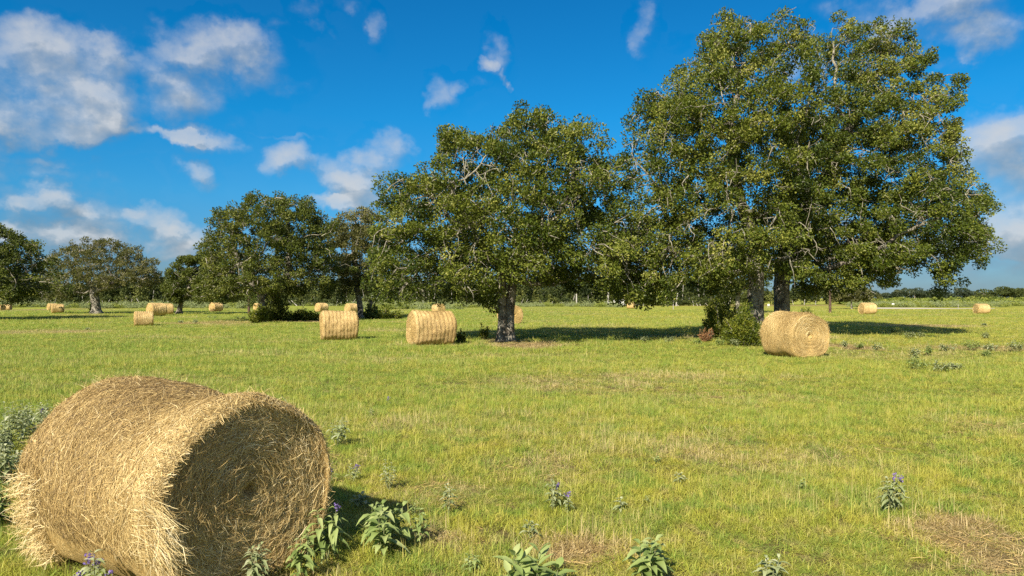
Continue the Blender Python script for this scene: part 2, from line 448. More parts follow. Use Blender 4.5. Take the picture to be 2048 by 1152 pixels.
def tubes(pos, par, rad, sel, k):
    """one connected skin of k-sided rings along the edges (node -> parent) chosen by sel"""
    n = len(pos)
    ch_main = np.full(n, -1)
    order = np.argsort(rad)
    for i in order:
        if par[i] >= 0: ch_main[par[i]] = i                 # thickest child wins
    t = np.zeros((n, 3)); has = par >= 0
    t[has] = unit(pos[has] - pos[par[has]])
    mc = ch_main >= 0
    t[mc] = unit(t[mc] + unit(pos[ch_main[mc]] - pos[mc]))
    t[~has & ~mc] = (0, 0, 1)
    def ring(p, tt, r):
        ref = np.where((np.abs(tt[:, 1]) > .93)[:, None], np.array([[1., 0, 0]]), np.array([[0, 1., 0]]))
        u = unit(np.cross(tt, ref)); v = np.cross(tt, u)
        a = np.arange(k) * 2 * math.pi / k
        return p[:, None] + r[:, None, None] * (np.cos(a)[None, :, None] * u[:, None] + np.sin(a)[None, :, None] * v[:, None])
    V = ring(pos, t, rad)
    e = np.where(has & sel)[0]
    main = ch_main[par[e]] == e
    s_off = n + np.arange((~main).sum())
    ex = e[~main]
    te = unit(pos[ex] - pos[par[ex]])
    V2 = ring(pos[par[ex]], te, rad[ex] * 1.15)
    # side branches start with their own frame at both ends
    V[ex] = ring(pos[ex], te, rad[ex])
    start = np.empty(len(e), int); start[main] = par[e[main]]; start[~main] = s_off
    VV = np.concatenate([V, V2]).reshape(-1, 3)
    j = np.arange(k); j2 = (j + 1) % k
    F = np.stack([start[:, None] * k + j, start[:, None] * k + j2, e[:, None] * k + j2, e[:, None] * k + j], 2).reshape(-1, 4)
    used = np.unique(F); remap = np.zeros(len(VV), int); remap[used] = np.arange(len(used))
    return VV[used], remap[F]
def oak(name, label, base_px, d, outline_px, trunk_r, n_att, leaves, leaf_len, mat, seed, stems=((0, 0, 2.2, 0),), fork=.3, depth=.9,
        group=None, gap=0.0, kill=.5, step=.36, bare=.12, k=7, cat='tree', jit=.28, limb_mat=None, spread=.33, twigs=1.0, hang=0.0, cell_size=.75, sprays=45, clear=None):
    rng = np.random.RandomState(seed)
    bx = (base_px - 1024) / F_PX * d
    poly = [((px - base_px) / F_PX * d, max(zof(py, d), .5)) for px, py in outline_px]
    pc = np.mean(poly, 0)
    poly = [tuple(pc + (np.array(q) - pc) * (1 - .32 / max(np.linalg.norm(np.array(q) - pc), 1))) for q in poly]
    att = crown_points(poly, n_att, rng, depth, gap, seed)
    if clear: att = att[~((att[:, 0] < clear[0]) & (att[:, 1] < clear[1]) & (att[:, 2] < clear[2]))]
    pos, par = [], []
    for sx, lean, h, sy in stems:
        prev = -1
        m_ = max(3, int(h / .45))
        for i in range(m_ + 1):
            f = i / m_
            pos.append(np.array([sx + lean * f * f + .05 * math.sin(3 * f + seed), sy + .06 * math.sin(4 * f + 2 * seed + sx * 5), h * f - .05])); par.append(prev); prev = len(pos) - 1
    nst = len(pos)
    n1 = min(len(att), max(14, n_att // 45))
    pos, par = grow(pos, par, att[:n1], step * 1.5, 1.4, 60, .18, rng)
    pos, par = grow(pos, par, att, step, kill, 90, jit, rng)
    pos = np.array(pos); par = np.array(par)
    # radii by the pipe rule, exponent chosen so that the stem comes out at its own thickness
    kids = np.bincount(par[par >= 0], minlength=len(pos))
    tip = .010
    lo_, hi_ = 1.5, 4.0
    roots = np.where(par < 0)[0]
    for _ in range(14):
        ex = (lo_ + hi_) / 2
        a = np.where(kids == 0, tip ** ex, 0.0)
        for i in range(len(pos) - 1, -1, -1):
            if par[i] >= 0: a[par[i]] += a[i] + (tip * .25) ** ex
        r0 = a[roots].max() ** (1 / ex)
        if r0 > trunk_r: lo_ = ex
        else: hi_ = ex
    rad = np.maximum(a, tip ** ex) ** (1 / ex)
    # crooked growth
    fac = np.clip(pos[:, 2] / 3, .0, 1)[:, None]
    pos = pos + fac * .17 * np.stack([wob(pos, 1.6, seed + 1), wob(pos, 1.6, seed + 2), wob(pos, 1.6, seed + 3)], 1)
    ztop = max(q[1] for q in poly) - .15
    pos[:, 2] = np.where(pos[:, 2] > ztop, ztop + (pos[:, 2] - ztop) * .25, pos[:, 2])
    low = pos[:, 2] < 1.0
    rad = rad * np.where(low, 1 + .75 * np.clip(1 - pos[:, 2] / .9, 0, 1) ** 2.2, 1)
    root = empty(name, (bx, d, 0)); tag(root, label, cat, group)
    thick = rad > .085
    v, f = tubes(pos, par, rad, thick, k + 4)
    v = v + unit(v * [1, 1, 0]) * (wob(v * [1, 1, .4], 9, seed) * .025)[:, None]
    obj('trunk', mesh_arrays('trunk', v, [f], BARK), root)
    # twigs: crooked pale spurs off the thin wood
    thin = np.where(rad < .05)[0]
    ntw = int(len(thin) * .55 * twigs)
    o = pos[rng.choice(thin, ntw)]
    cen = np.array([0, 0, pos[:, 2].mean()])
    dd = unit(rng.normal(size=(ntw, 3)) + unit(o - cen) * .5 + np.array([0, 0, -hang]))
    L = rng.uniform(.25, .75, (ntw, 1))
    p1 = o + dd * L * .5 + rng.normal(size=(ntw, 3)) * .06
    p2 = p1 + unit(dd + rng.normal(size=(ntw, 3)) * .55) * L * .5
    tp = np.concatenate([o, p1, p2]); ti = np.arange(ntw)
    tpar = np.concatenate([np.full(ntw, -1), ti, ti + ntw]); trad = np.concatenate([np.full(ntw, .021), np.full(ntw, .015), np.full(ntw, .007)])
    # long crooked sprays that hang out of the crown, bare and pale for part of their length
    rc = np.hypot(pos[thin, 0], pos[thin, 1]); sc_w = ((rc / rc.max()) ** 2 + .5 * (pos[thin, 2] < np.percentile(pos[thin, 2], 35))) * (pos[thin, 2] < np.percentile(pos[thin, 2], 88))
    o5 = pos[rng.choice(thin, sprays, p=sc_w / sc_w.sum())]
    hd = unit((o5 - cen) * [1, 1, .1] * .6 + rng.normal(size=(sprays, 3)) * [1.2, 1.2, .6])
    seg = rng.uniform(.16, .42, (sprays, 1)) * (.85 if d < 50 else 1.25)
    ch = [o5]; dr = hd
    for q in range(5):
        dr = unit(dr + rng.normal(size=(sprays, 3)) * .5 + np.array([0, 0, -.30 - .1 * q]) * (.4 + hang))
        ch.append(ch[-1] + dr * seg)
    for q in ch: q[:, 2] = np.maximum(q[:, 2], 1.9 if d < 50 else 1.6)
    si = np.arange(sprays); kk = len(tp)
    tp = np.concatenate([tp] + ch)
    tpar = np.concatenate([tpar, np.full(sprays, -1)] + [kk + q * sprays + si for q in range(5)])
    trad = np.concatenate([trad] + [np.full(sprays, (.032, .027, .022, .017, .012, .006)[q] * (1.0 if d < 50 else 1.5)) for q in range(6)])
    v1, f1 = tubes(pos, par, rad, ~thick, 5)
    v2, f2 = tubes(tp, tpar, trad, np.ones(len(tp), bool), 4)
    obj('branches', mesh_arrays('branches', np.concatenate([v1, v2]), [f1, f2 + len(v1)], limb_mat or LIMB), root)
    # leaves in clumps at the thin wood and twig ends
    src = np.concatenate([pos[rad < .034], p2, p1, ch[5], ch[4], ch[3][::2]])
    src = src[src[:, 2] < ztop + .2]
    src = src[rng.permutation(len(src))]
    cell = np.floor((src + wob(src, .9, seed + 12)[:, None] * .25) / cell_size).astype(int)
    _, first = np.unique(cell, axis=0, return_index=True)
    src = src[first]
    keep = rng.uniform(size=len(src)) > bare
    if gap: keep &= wob(src, 1.7, seed + 9) > -.95 + gap
    src = src[keep]
    w = rng.gamma(3.5, 1 / 3.5, len(src)) + .1
    idx = rng.choice(len(src), leaves, p=w / w.sum())
    sg = cell_size * spread * rng.uniform(.75, 1.25, len(src))
    u = unit(rng.normal(size=(leaves, 3))) * rng.uniform(.15, 1, (leaves, 1)) ** .5
    c = src[idx] + u * (sg * w ** .25)[idx][:, None] * np.array([1.1, 1.1, .8]) * 1.75 + np.array([0, 0, .04])
    clump = np.clip(.46 + .15 * wob(src, .8, seed + 5) + rng.normal(size=len(src)) * .14, 0, 1)
    tint = np.clip(clump[idx] + rng.normal(size=leaves) * .15, 0, 1)
    out = unit(c - np.array([0, 0, pos[:, 2].max() * .45]))
    v, f = leaf_quads(c, rng, leaf_len, leaf_len * .68, .35, out)
    obj('crown', mesh_arrays('crown', v, [f], mat, False, {'tint': tint}), root)
    return root

oak('oak_tree', 'broad green oak with split dark trunk, standing alone beside two hay bales', 1012, 32.2,
    [(752, 590), (742, 500), (748, 400), (775, 362), (825, 345), (858, 300), (880, 250), (925, 240), (965, 262), (1010, 232), (1050, 213), (1100, 222), (1130, 245), (1170, 228),
     (1212, 255), (1232, 285), (1255, 340), (1280, 430), (1292, 520), (1285, 598), (1240, 595), (1185, 570), (1110, 574), (1060, 570), (1015, 588), (960, 632), (920, 602), (880, 586), (820, 606), (775, 586)],
    .215, 3000, 122000, .122, OAK, 12, stems=((-.155, -.15, 3.4, 0), (.16, .12, 3.2, .05)), depth=.82, hang=.5, gap=.2, sprays=170, clear=(-2.6, -2.2, 4.8))
oak('oak_tree', 'tall front oak with pale mottled trunk rising behind the green bush', 1515, 33.5,
    [(1235, 330), (1258, 235), (1272, 180), (1335, 165), (1342, 128), (1382, 112), (1380, 68), (1408, 32), (1475, 34), (1525, 40), (1578, 32), (1635, 28), (1650, 110), (1645, 190), (1660, 260),
     (1660, 400), (1640, 520), (1600, 580), (1545, 560), (1500, 540), (1450, 585), (1390, 556), (1335, 582), (1290, 612), (1245, 592), (1215, 500), (1222, 400)],
    .38, 3400, 132000, .122, OAK, 23, stems=((0, -.3, 4.6, 0),), depth=.85, gap=.3, hang=.5, sprays=220)
oak('oak_tree', 'huge wide oak whose trunk stands just behind the swirled hay bale', 1563, 36.5,
    [(1560, 300), (1610, 190), (1628, 120), (1640, 45), (1690, 36), (1742, 30), (1790, 50), (1836, 48), (1842, 115), (1868, 140), (1892, 240), (1905, 300), (1935, 335), (1958, 395), (1960, 490),
     (1950, 515), (1895, 490), (1888, 575), (1830, 540), (1775, 575), (1725, 555), (1660, 600), (1600, 580), (1550, 500)],
    .40, 3600, 148000, .122, OAK, 37, stems=((0, .25, 4.8, 0),), depth=.85, gap=.27, hang=.5, sprays=220)
oak('oak_tree', 'dense dark round oak with thick bush round its foot', 540, 60.0,
    [(405, 600), (402, 480), (420, 440), (455, 415), (480, 395), (535, 385), (590, 392), (640, 402), (668, 440), (676, 520), (668, 590), (620, 575), (570, 600), (520, 590), (470, 605), (430, 595)],
    .42, 2300, 56000, .18, OAK_DARK, 41, gap=.1, cell_size=.85, stems=((-.3, -.5, 2.6, 0), (.25, .3, 2.6, .1)), depth=.95, kill=.6, step=.42, bare=.08)
oak('oak_tree', 'thinner grey-green oak with two stems, between the dark oak and the split-trunk oak', 722, 70.0,
    [(652, 450), (685, 420), (735, 413), (775, 425), (800, 470), (815, 560), (775, 590), (730, 570), (690, 590), (660, 575)],
    .42, 1300, 26000, .2, OAK_BROWN, 53, cell_size=.95, stems=((0, -.5, 3.0, 0), (.75, .9, 2.6, .2)), depth=.95, kill=.65, step=.45, gap=.25)
oak('oak_tree', 'small oak with pale leaning trunk beside the dark round oak', 364, 87.0,
    [(328, 595), (330, 545), (345, 522), (380, 503), (415, 492), (450, 520), (455, 590), (420, 605), (385, 590), (350, 603)],
    .36, 1000, 24000, .23, OAK_DARK, 61, cell_size=.95, stems=((-.3, .8, 2.6, 0),), depth=.9, kill=.7, step=.5, group=None)
oak('oak_tree', 'low umbrella-shaped oak with sparse brownish leaves and stout pale trunk', 193, 90.0,
    [(75, 575), (90, 520), (128, 497), (165, 480), (212, 472), (258, 484), (300, 515), (325, 560), (300, 580), (255, 565), (215, 575), (160, 590), (110, 603), (80, 600)],
    .52, 2100, 30000, .2, OAK_BROWN, 71, cell_size=.75, stems=((0, -.3, 2.6, 0),), depth=.85, kill=.6, step=.45, gap=.08, bare=.22)
oak('oak_tree', 'dark oak cut off by the photo edge, its crown reaching in over the far bales', -55, 64.0,
    [(-190, 560), (-180, 470), (-120, 425), (-50, 415), (10, 450), (55, 478), (78, 500), (90, 560), (72, 600), (10, 608), (-60, 590), (-140, 600)],
    .45, 1500, 42000, .2, OAK_DARK, 83, cell_size=.95, stems=((0, .2, 2.8, 0),), depth=.9, kill=.65, step=.45)
oak('oak_tree', 'slim grey-trunked tree half hidden behind the tall front oak', 1477, 92.0,
    [(1400, 560), (1410, 500), (1450, 470), (1500, 470), (1545, 500), (1550, 560), (1500, 590), (1440, 590)],
    .42, 700, 16000, .24, OAK_DARK, 91, cell_size=.95, stems=((0, .2, 3.2, 0),), depth=.8, kill=.8, step=.55)
oak('oak_tree', 'small far tree with thin white trunk near the brown pole', 1703, 128.0,
    [(1668, 600), (1668, 570), (1690, 552), (1720, 550), (1742, 570), (1745, 598), (1720, 603), (1690, 600)],
    .26, 380, 9000, .3, OAK_BROWN, 97, cell_size=.95, stems=((0, .2, 2.4, 0),), depth=.9, kill=.9, step=.6, limb_mat=PALE)

# ------------------------------------------------------------------ far wood, distant oaks, scrub
def crown_blob(rng, w, h, n, size, lobes=9, flat=.75, low=.0):
    """leaf centres over many lobes of an uneven crown standing on z=0"""
    L = rng.uniform(-1, 1, (lobes, 3)); L = L / np.maximum(np.linalg.norm(L, axis=1, keepdims=True), 1) * np.array([w * .36, w * .36, h * .33])
    L[:, 2] += h * (.55 + low)
    R = np.stack([rng.uniform(.20, .34, lobes) * w, rng.uniform(.20, .34, lobes) * w, rng.uniform(.17, .28, lobes) * h], 1)
    i = rng.randint(0, lobes, n)
    u = unit(rng.normal(size=(n, 3))) * rng.uniform(.55, 1.08, (n, 1)) ** .6
    c = L[i] + u * R[i]
    tint = np.clip(.4 + rng.normal(size=lobes)[i] * .17 + rng.normal(size=n) * .14, 0, 1)
    keep = c[:, 2] > .1
    return c[keep], tint[keep]
rng = np.random.RandomState(5)
V, Fq, Tn, VT, FT = [], [], [], [], []
nv = nt = 0
def stick(p0, p1, r, k=5):
    p0, p1 = np.asarray(p0, float), np.asarray(p1, float)
    t = unit(p1 - p0); u = unit(np.cross(t, [0, 1.0, 0.1])); v = np.cross(t, u)
    a = np.arange(k) * 2 * math.pi / k
    o = np.cos(a)[:, None] * u + np.sin(a)[:, None] * v
    j = np.arange(k); j2 = (j + 1) % k
    return np.concatenate([p0 + o * r, p1 + o * r * .6]), np.stack([j, j2, j2 + k, j + k], 1)
def wood_tree(x, y, w, h, n, leaf):
    global nv, nt
    c, t = crown_blob(rng, w, h, n, leaf, 10, low=-.05)
    c = c + [x, y, 0]
    v, f = leaf_quads(c, rng, leaf, leaf * .8, .4)
    V.append(v); Fq.append(f + nv); Tn.append(np.clip(t + rng.normal() * .2, 0, 1)); nv += len(v)
    if rng.uniform() < .7:
        v, f = stick((x + rng.uniform(-1, 1), y - w * .4, 0), (x + rng.uniform(-1, 1), y - w * .35, h * rng.uniform(.35, .7)), rng.uniform(.06, .13))
        VT.append(v); FT.append(f + nt); nt += len(v)
for px in np.arange(-260, 1460, 13.0):
    d = rng.uniform(185, 205); x = (px - 1024) / F_PX * d
    top = 574 + 5 * math.sin(px * .013) + rng.uniform(-6, 6) - (4 if px > 1000 else 2)
    wood_tree(x, d, rng.uniform(3.4, 5.2), zof(top, d) * 1.25, 760, .5)
for px in np.arange(-270, 1500, 24.0):
    d = rng.uniform(215, 240); x = (px - 1024) / F_PX * d
    wood_tree(x, d, rng.uniform(5, 8), zof(569 + rng.uniform(-8, 7) - (5 if px > 1000 else 3), d) * 1.22, 1000, .6)
for px in np.arange(-260, 1440, 10.0):                       # brushy edge
    d = rng.uniform(176, 184); x = (px - 1024) / F_PX * d
    wood_tree(x, d, rng.uniform(1.6, 3.0), rng.uniform(1.2, 3.2), 220, .42)
for px in np.arange(1460, 1700, 13.0):
    d = rng.uniform(205, 230); x = (px - 1024) / F_PX * d
    wood_tree(x, d, rng.uniform(3.5, 5.5), zof(rng.uniform(574, 586), d) * 1.2, 700, .55)
wood = obj('woodland', mesh_arrays('woodland', np.concatenate(V), [np.concatenate(Fq)], FAR, False, {'tint': np.concatenate(Tn)}))
tag(wood, 'far dark wood closing the back of the field', 'wood', kind='stuff')
wt = obj('trunk', mesh_arrays('trunk', np.concatenate(VT), [np.concatenate(FT)], PALE), wood)
wt['kind'] = 'stuff'

def blob_tree(name, label, cat, x, y, w, h, n, leaf, mat, seed, trunk=.3, group=None, lobes=9, low=0.0, trunk_mat=None, stems=1, z0=0.0):
    r = np.random.RandomState(seed)
    root = empty(name, (x, y, z0)); tag(root, label, cat, group)
    c, t = crown_blob(r, w, h, n, leaf, lobes, low=low)
    v, f = leaf_quads(c, r, leaf, leaf * .72, .4)
    crown = obj('crown' if trunk else 'foliage', mesh_arrays('crown', v, [f], mat, False, {'tint': t}), root)
    tv, tf, k = [], [], 0
    for s in range(stems):
        a = r.uniform(0, 6.28); q = 0 if stems == 1 else w * .06
        p0 = (q * math.cos(a), q * math.sin(a), -.05); p1 = (w * .2 * math.cos(a) * (stems > 1), w * .2 * math.sin(a) * (stems > 1), h * .55)
        for (b0, b1, rr) in [(p0, p1, trunk or .02)] + [(p1, tuple(c[r.randint(len(c))]), (trunk or .02) * .5) for _ in range(4)]:
            v, f = stick(b0, b1, rr, 6); tv.append(v); tf.append(f + k); k += len(v)
    obj('trunk' if trunk else 'stem', mesh_arrays('trunk', np.concatenate(tv), [np.concatenate(tf)], trunk_mat or BARK), root)
    return root
DIST = [(1735, 582, 30, 'first dark distant oak beside the tall oak, over the yellow scrub'), (1778, 588, 36, 'low distant oak in the gap left of the tallest distant oak'),
        (1797, 582, 22, 'narrow distant oak touching the tallest distant oak'), (1829, 577, 42, 'tallest distant oak, round and dark, over the scrub'),
        (1854, 582, 26, 'distant oak hugging the right flank of the tallest distant oak'), (1876, 580, 30, 'small domed distant oak standing a little apart'),
        (1903, 583, 34, 'flat-topped distant oak joined to a taller domed one'), (1931, 578, 36, 'domed distant oak just before the open notch of sky'),
        (1972, 580, 46, 'broad distant oak beginning the group past the notch of sky'), (2008, 577, 48, 'high distant oak in the middle of the group past the notch'),
        (2040, 577, 44, 'distant oak at the photo edge, last of the row'), (2084, 579, 46, 'distant oak beyond the photo edge')]
for i, (px, top, wpx, lab) in enumerate(DIST):
    d = 330 + 14 * math.sin(i * 2.1); x = (px - 1024) / F_PX * d
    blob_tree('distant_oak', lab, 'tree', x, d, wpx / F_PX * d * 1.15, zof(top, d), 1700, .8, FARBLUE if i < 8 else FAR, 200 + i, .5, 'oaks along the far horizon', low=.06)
# far rolling scrub, too thick to count
V, Fq, Tn = [], [], []; nv = 0
for px in np.arange(1690, 2130, 3.4):
    for row in range(3):
        d = (210, 245, 290)[row] + rng.uniform(-14, 14); x = (px + rng.uniform(-4, 4) - 1024) / F_PX * d
        h = zof((602, 598, 593)[row] + rng.uniform(-3.5, 3), d)
        c, t = crown_blob(rng, rng.uniform(2.5, 5), h, 130, .6, 5, low=-.22)
        c = c + [x, d, 0]
        v, f = leaf_quads(c, rng, .6, .5, .4)
        V.append(v); Fq.append(f + nv); Tn.append(np.clip(t + rng.uniform(-.3, .3), 0, 1)); nv += len(v)
tag(obj('scrub', mesh_arrays('scrub', np.concatenate(V), [np.concatenate(Fq)], SCRUB, False, {'tint': np.concatenate(Tn)})),
    'yellow-green scrub rolling up to the distant oaks', 'scrub', kind='stuff')

# ------------------------------------------------------------------ bushes at the oaks
def bush(label, px, py, w_px, h_px, n, leaf, mat, seed, name='bush', cat='bush', lobes=12):
    x, y = at(px, py)
    s = y / F_PX
    w, h = w_px * s, h_px * s
    r = np.random.RandomState(seed)
    root = empty(name, (x, y, 0)); tag(root, label, cat)
    m_ = lobes * 4
    a = r.uniform(0, 6.28, m_); q = np.sqrt(r.uniform(0, 1, m_)) * .44 * w
    top = h * (1 - .55 * (q / (.5 * w)) ** 2) * r.uniform(.35, 1.2, m_) * (1 + .3 * np.sin(a * 2 + seed))
    tips = np.stack([q * np.cos(a), q * np.sin(a), top], 1)
    foot = tips * [.18, .18, 0] + r.normal(size=(m_, 3)) * [.03 * w, .03 * w, 0]
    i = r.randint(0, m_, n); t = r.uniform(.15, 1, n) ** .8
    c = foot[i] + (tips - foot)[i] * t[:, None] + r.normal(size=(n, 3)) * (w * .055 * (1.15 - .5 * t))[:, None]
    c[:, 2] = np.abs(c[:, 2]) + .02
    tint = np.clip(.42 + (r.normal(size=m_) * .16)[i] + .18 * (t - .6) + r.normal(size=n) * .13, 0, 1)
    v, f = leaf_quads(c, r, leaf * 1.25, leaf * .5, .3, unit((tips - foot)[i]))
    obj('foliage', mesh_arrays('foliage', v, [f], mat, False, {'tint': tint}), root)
    tv, tf, k = [], [], 0
    for j in range(0, m_, 3):
        v, f = stick(foot[j] - [0, 0, .04], tips[j], .012 * w + .004, 5); tv.append(v); tf.append(f + k); k += len(v)
    obj('stem', mesh_arrays('stem', np.concatenate(tv), [np.concatenate(tf)], LIMB), root)
    return root
bush('big feathery yellow-green bush against the foot of the tall front oak', 1488, 692, 92, 70, 16000, .085, BUSH, 301, lobes=22)
bush('taller feathery bush rising behind the big yellow-green bush', 1446, 680, 86, 84, 13000, .09, BUSH, 302, lobes=18)
bush('small rusty dry bush beside the big yellow-green bush', 1412, 684, 34, 22, 1100, .08, DRYW, 303)
bush('dark tangled bush wrapping the trunk of the dense round oak', 553, 643, 62, 46, 6000, .17, OAK_DARK, 304, lobes=16)
bush('lighter green bush in front of the dense round oak', 516, 646, 44, 34, 3500, .16, BUSH, 305)
bush('low dark leafy patch spreading out from the dense round oak', 605, 641, 90, 17, 3500, .18, BUSH, 306, 'low_shrub')
bush('low leafy patch beside the two-stemmed thin oak', 775, 638, 85, 17, 3200, .18, BUSH, 307, 'low_shrub')
bush('round bush at the foot of the two-stemmed thin oak', 742, 638, 34, 26, 1800, .17, OAK_DARK, 308)
bush('small dark bush beside the stout trunk of the umbrella oak', 184, 627, 13, 15, 500, .22, OAK_DARK, 309)
bush('thin sapling bush in shade by the split-trunk oak', 968, 680, 24, 30, 800, .08, BUSH, 310)
bush('small bright green bush touching the right end of the striped bale', 922, 687, 22, 22, 700, .09, BUSH, 311)
bush('small leafy bush behind the swirled bale, near the brown pole', 1612, 632, 28, 16, 500, .2, BUSH, 312)

# ------------------------------------------------------------------ posts and poles, sign, car
def pole(name, label, cat, px, d, top_py, r, mat, lean=0.0, cap=True, group=None):
    x = (px - 1024) / F_PX * d; h = zof(top_py, d)
    k = 10; zs = np.linspace(-.2, h, 9); a = np.arange(k) * 2 * math.pi / k
    v = []
    for z in zs:
        rr = r * (1 - .25 * z / h)
        v += [(lean * z + rr * math.cos(q) + .01 * math.sin(z * 3 + px), rr * math.sin(q), z) for q in a]
    f = [(i * k + j, i * k + (j + 1) % k, (i + 1) * k + (j + 1) % k, (i + 1) * k + j) for i in range(8) for j in range(k)]
    v.append((lean * h, 0, h + r * .25)); top = [(8 * k + j, 8 * k + (j + 1) % k, len(v) - 1) for j in range(k)]
    o = obj(name, mesh_arrays(name, np.array(v), [np.array(f), np.array(top)], mat)); o.location = (x, d, 0)
    return tag(o, label, cat, group)
pole('wooden_pole', 'dark brown wooden pole in front of the dense round oak crown', 'pole', 498, 86, 470, .16, POLE)
pole('wooden_pole', 'brown wooden pole under the huge wide oak, near the thin white trunk', 'pole', 1660, 90, 500, .17, POLE)
pole('dead_trunk', 'tall bare grey trunk against the wood, near the white car', 'dead trunk', 1216, 174, 585, .22, PALE, .01)
pole('dead_trunk', 'bare grey trunk against the wood, close to the split-trunk oak', 'dead trunk', 1153, 176, 588, .2, PALE)
pole('dead_trunk', 'thin leaning white trunk by the short stake', 'dead trunk', 1352, 172, 587, .17, PALE, .13)
pole('fence_stake', 'short grey stake in the open field before the leaning white trunk', 'stake', 1346.5, 118, 608.5, .07, PALE)
pole('fence_stake', 'thin white stake between the two far bales by the road', 'stake', 1916, 122, 609, .05, PALE)
def simple_mat(name, col, rough=.5, metal=0, spec=.5):
    m, T, b = new_mat(name)
    tc = T.new('ShaderNodeTexCoord').outputs['Object']
    T.put(b.inputs['Base Color'], T.mix(T.smooth(T.noise(tc, 3, 4), .3, .7), tuple(c * .9 for c in col), col))
    b.inputs['Roughness'].default_value = rough; b.inputs['Metallic'].default_value = metal
    return m
WHITE = simple_mat('white_paint', (.78, .78, .76), .35); GLASS = simple_mat('dark_glass', (.03, .035, .04), .08); RUBBER = simple_mat('tyre_rubber', (.025, .025, .025), .8)
STEEL = simple_mat('wheel_steel', (.5, .5, .5), .35, .8); REDL = simple_mat('red_lens', (.4, .02, .02), .2)
def profile_solid(pts, half_w, inset=0):
    """side profile (x,z) extruded across y with slightly tucked sides"""
    n = len(pts); v = []
    for s in (-1, 1):
        v += [(x, s * half_w, z) for x, z in pts]
    f = [(i, (i + 1) % n, n + (i + 1) % n, n + i) for i in range(n)]
    return np.array(v), [np.array(f), np.array([list(range(n))[::-1]]), np.array([list(range(n, 2 * n))])]
def white_car(label, px, d):
    x = (px - 1024) / F_PX * d
    root = empty('car', (x, d, 0)); tag(root, label, 'car')
    body = [(-2.3, .35), (-2.35, .75), (-2.2, 1.0), (-1.2, 1.08), (1.9, 1.12), (2.2, 1.05), (2.3, .7), (2.25, .35)]
    v, f = profile_solid(body, .9); obj('body', mesh_arrays('body', v, f, WHITE, False), root)
    v, f = profile_solid([(-1.15, 1.08), (-.55, 1.62), (.3, 1.72), (1.5, 1.68), (1.95, 1.12)], .8); obj('cabin', mesh_arrays('cabin', v, f, WHITE, False), root)
    for a, b_, nm in (([(-.98, 1.14), (-.5, 1.56), (.1, 1.62), (.1, 1.14)], .81, 'window'), ([(.2, 1.14), (.2, 1.62), (1.4, 1.6), (1.75, 1.16)], .81, 'window')):
        v, f = profile_solid(a, b_); obj(nm, mesh_arrays(nm, v, f, GLASS, False), root)
    for wx in (-1.4, 1.4):
        for s in (-1, 1):
            k = 20; a = np.arange(k) * 2 * math.pi / k
            def disc(r, y0, y1):
                vv = np.concatenate([np.stack([wx + r * np.cos(a), np.full(k, y), .34 + r * np.sin(a)], 1) for y in (y0, y1)])
                return vv, [np.stack([np.arange(k), (np.arange(k) + 1) % k, (np.arange(k) + 1) % k + k, np.arange(k) + k], 1), np.array([list(range(k))]), np.array([list(range(k, 2 * k))])]
            v, f = disc(.35, s * .70, s * .93); w = obj('wheel', mesh_arrays('tyre', v, f, RUBBER), root)
            v, f = disc(.21, s * .80, s * .945); obj('rim', mesh_arrays('rim', v, f, STEEL), w)
    v, f = profile_solid([(-2.36, .72), (-2.3, .9), (-2.15, .92), (-2.2, .74)], .86); obj('headlight', mesh_arrays('headlight', v, f, GLASS, False), root)
    v, f = profile_solid([(2.27, .78), (2.2, 1.0), (2.28, 1.0), (2.32, .78)], .86); obj('tail_light', mesh_arrays('tail_light', v, f, REDL, False), root)
    return root
white_car('small far white car parked at the edge of the wood', 1234, 170)
def marker(label, px, py, w, h):
    x, y = at(px, py)
    root = empty('marker_sign', (x, y, 0)); tag(root, label, 'sign')
    z = .45
    v, f = profile_solid([(-w / 2, z), (-w / 2, z + h), (w / 2, z + h), (w / 2, z)], .04); obj('panel', mesh_arrays('panel', v, f, WHITE, False), root)
    for s in (-.35, .35):
        v, f = stick((s * w, .06, -.1), (s * w, .06, z + h * .8), .04, 6); obj('post', mesh_arrays('post', v, [f], PALE), root)
marker('tiny white board on posts beyond the umbrella oak', 241, 615, .5, .35)
marker('tiny white board beside the pale gravel road', 1786, 614.5, .5, .4)
marker('tiny white board far behind the trunks of the two big oaks', 1537, 616, .4, .35)

# ------------------------------------------------------------------ hay bales
def straw_body_mat(name, c0, c1, c2, stripes):
    m, T, b = new_mat(name)
    tc = T.new('ShaderNodeTexCoord').outputs['Object']
    a = T.noise(T.vec('MULTIPLY', tc, (1, .35, .35)), 60, 5, .7)
    a2 = T.noise(tc, 4, 4, .6)
    c = T.ramp(a, [(.28, c0), (.5, c1), (.72, c2)])
    c = T.mix(T.math('MULTIPLY', T.smooth(a2, .4, .75), .35), c, c2)
    if stripes:
        g = attr(T, 'groove')
        c = T.mix(T.math('MULTIPLY', g, T.math('MULTIPLY', T.smooth(T.noise(tc, 7, 4, .7), .32, .72), .75)), c, (.20, .11, .04))
    T.put(b.inputs['Base Color'], c); b.inputs['Roughness'].default_value = .85; b.inputs['Specular IOR Level'].default_value = .2
    bump(T, b, a, 1.0, .03)
    return m
HAY = straw_body_mat('hay_mass', (.22, .135, .042), (.48, .325, .115), (.70, .54, .26), False)
HAYS = straw_body_mat('rolled_hay', (.29, .18, .065), (.54, .38, .165), (.69, .53, .27), True)
def straw_mat():
    m, T, b = new_mat('straw_stalk')
    c = T.ramp(attr(T, 'tint'), [(0, (.14, .095, .045)), (.35, (.38, .26, .095)), (.7, (.65, .50, .225)), (1, (.85, .74, .46))])
    T.put(b.inputs['Base Color'], c); b.inputs['Roughness'].default_value = .55; b.inputs['Specular IOR Level'].default_value = .3
    return m
STRAW = straw_mat()
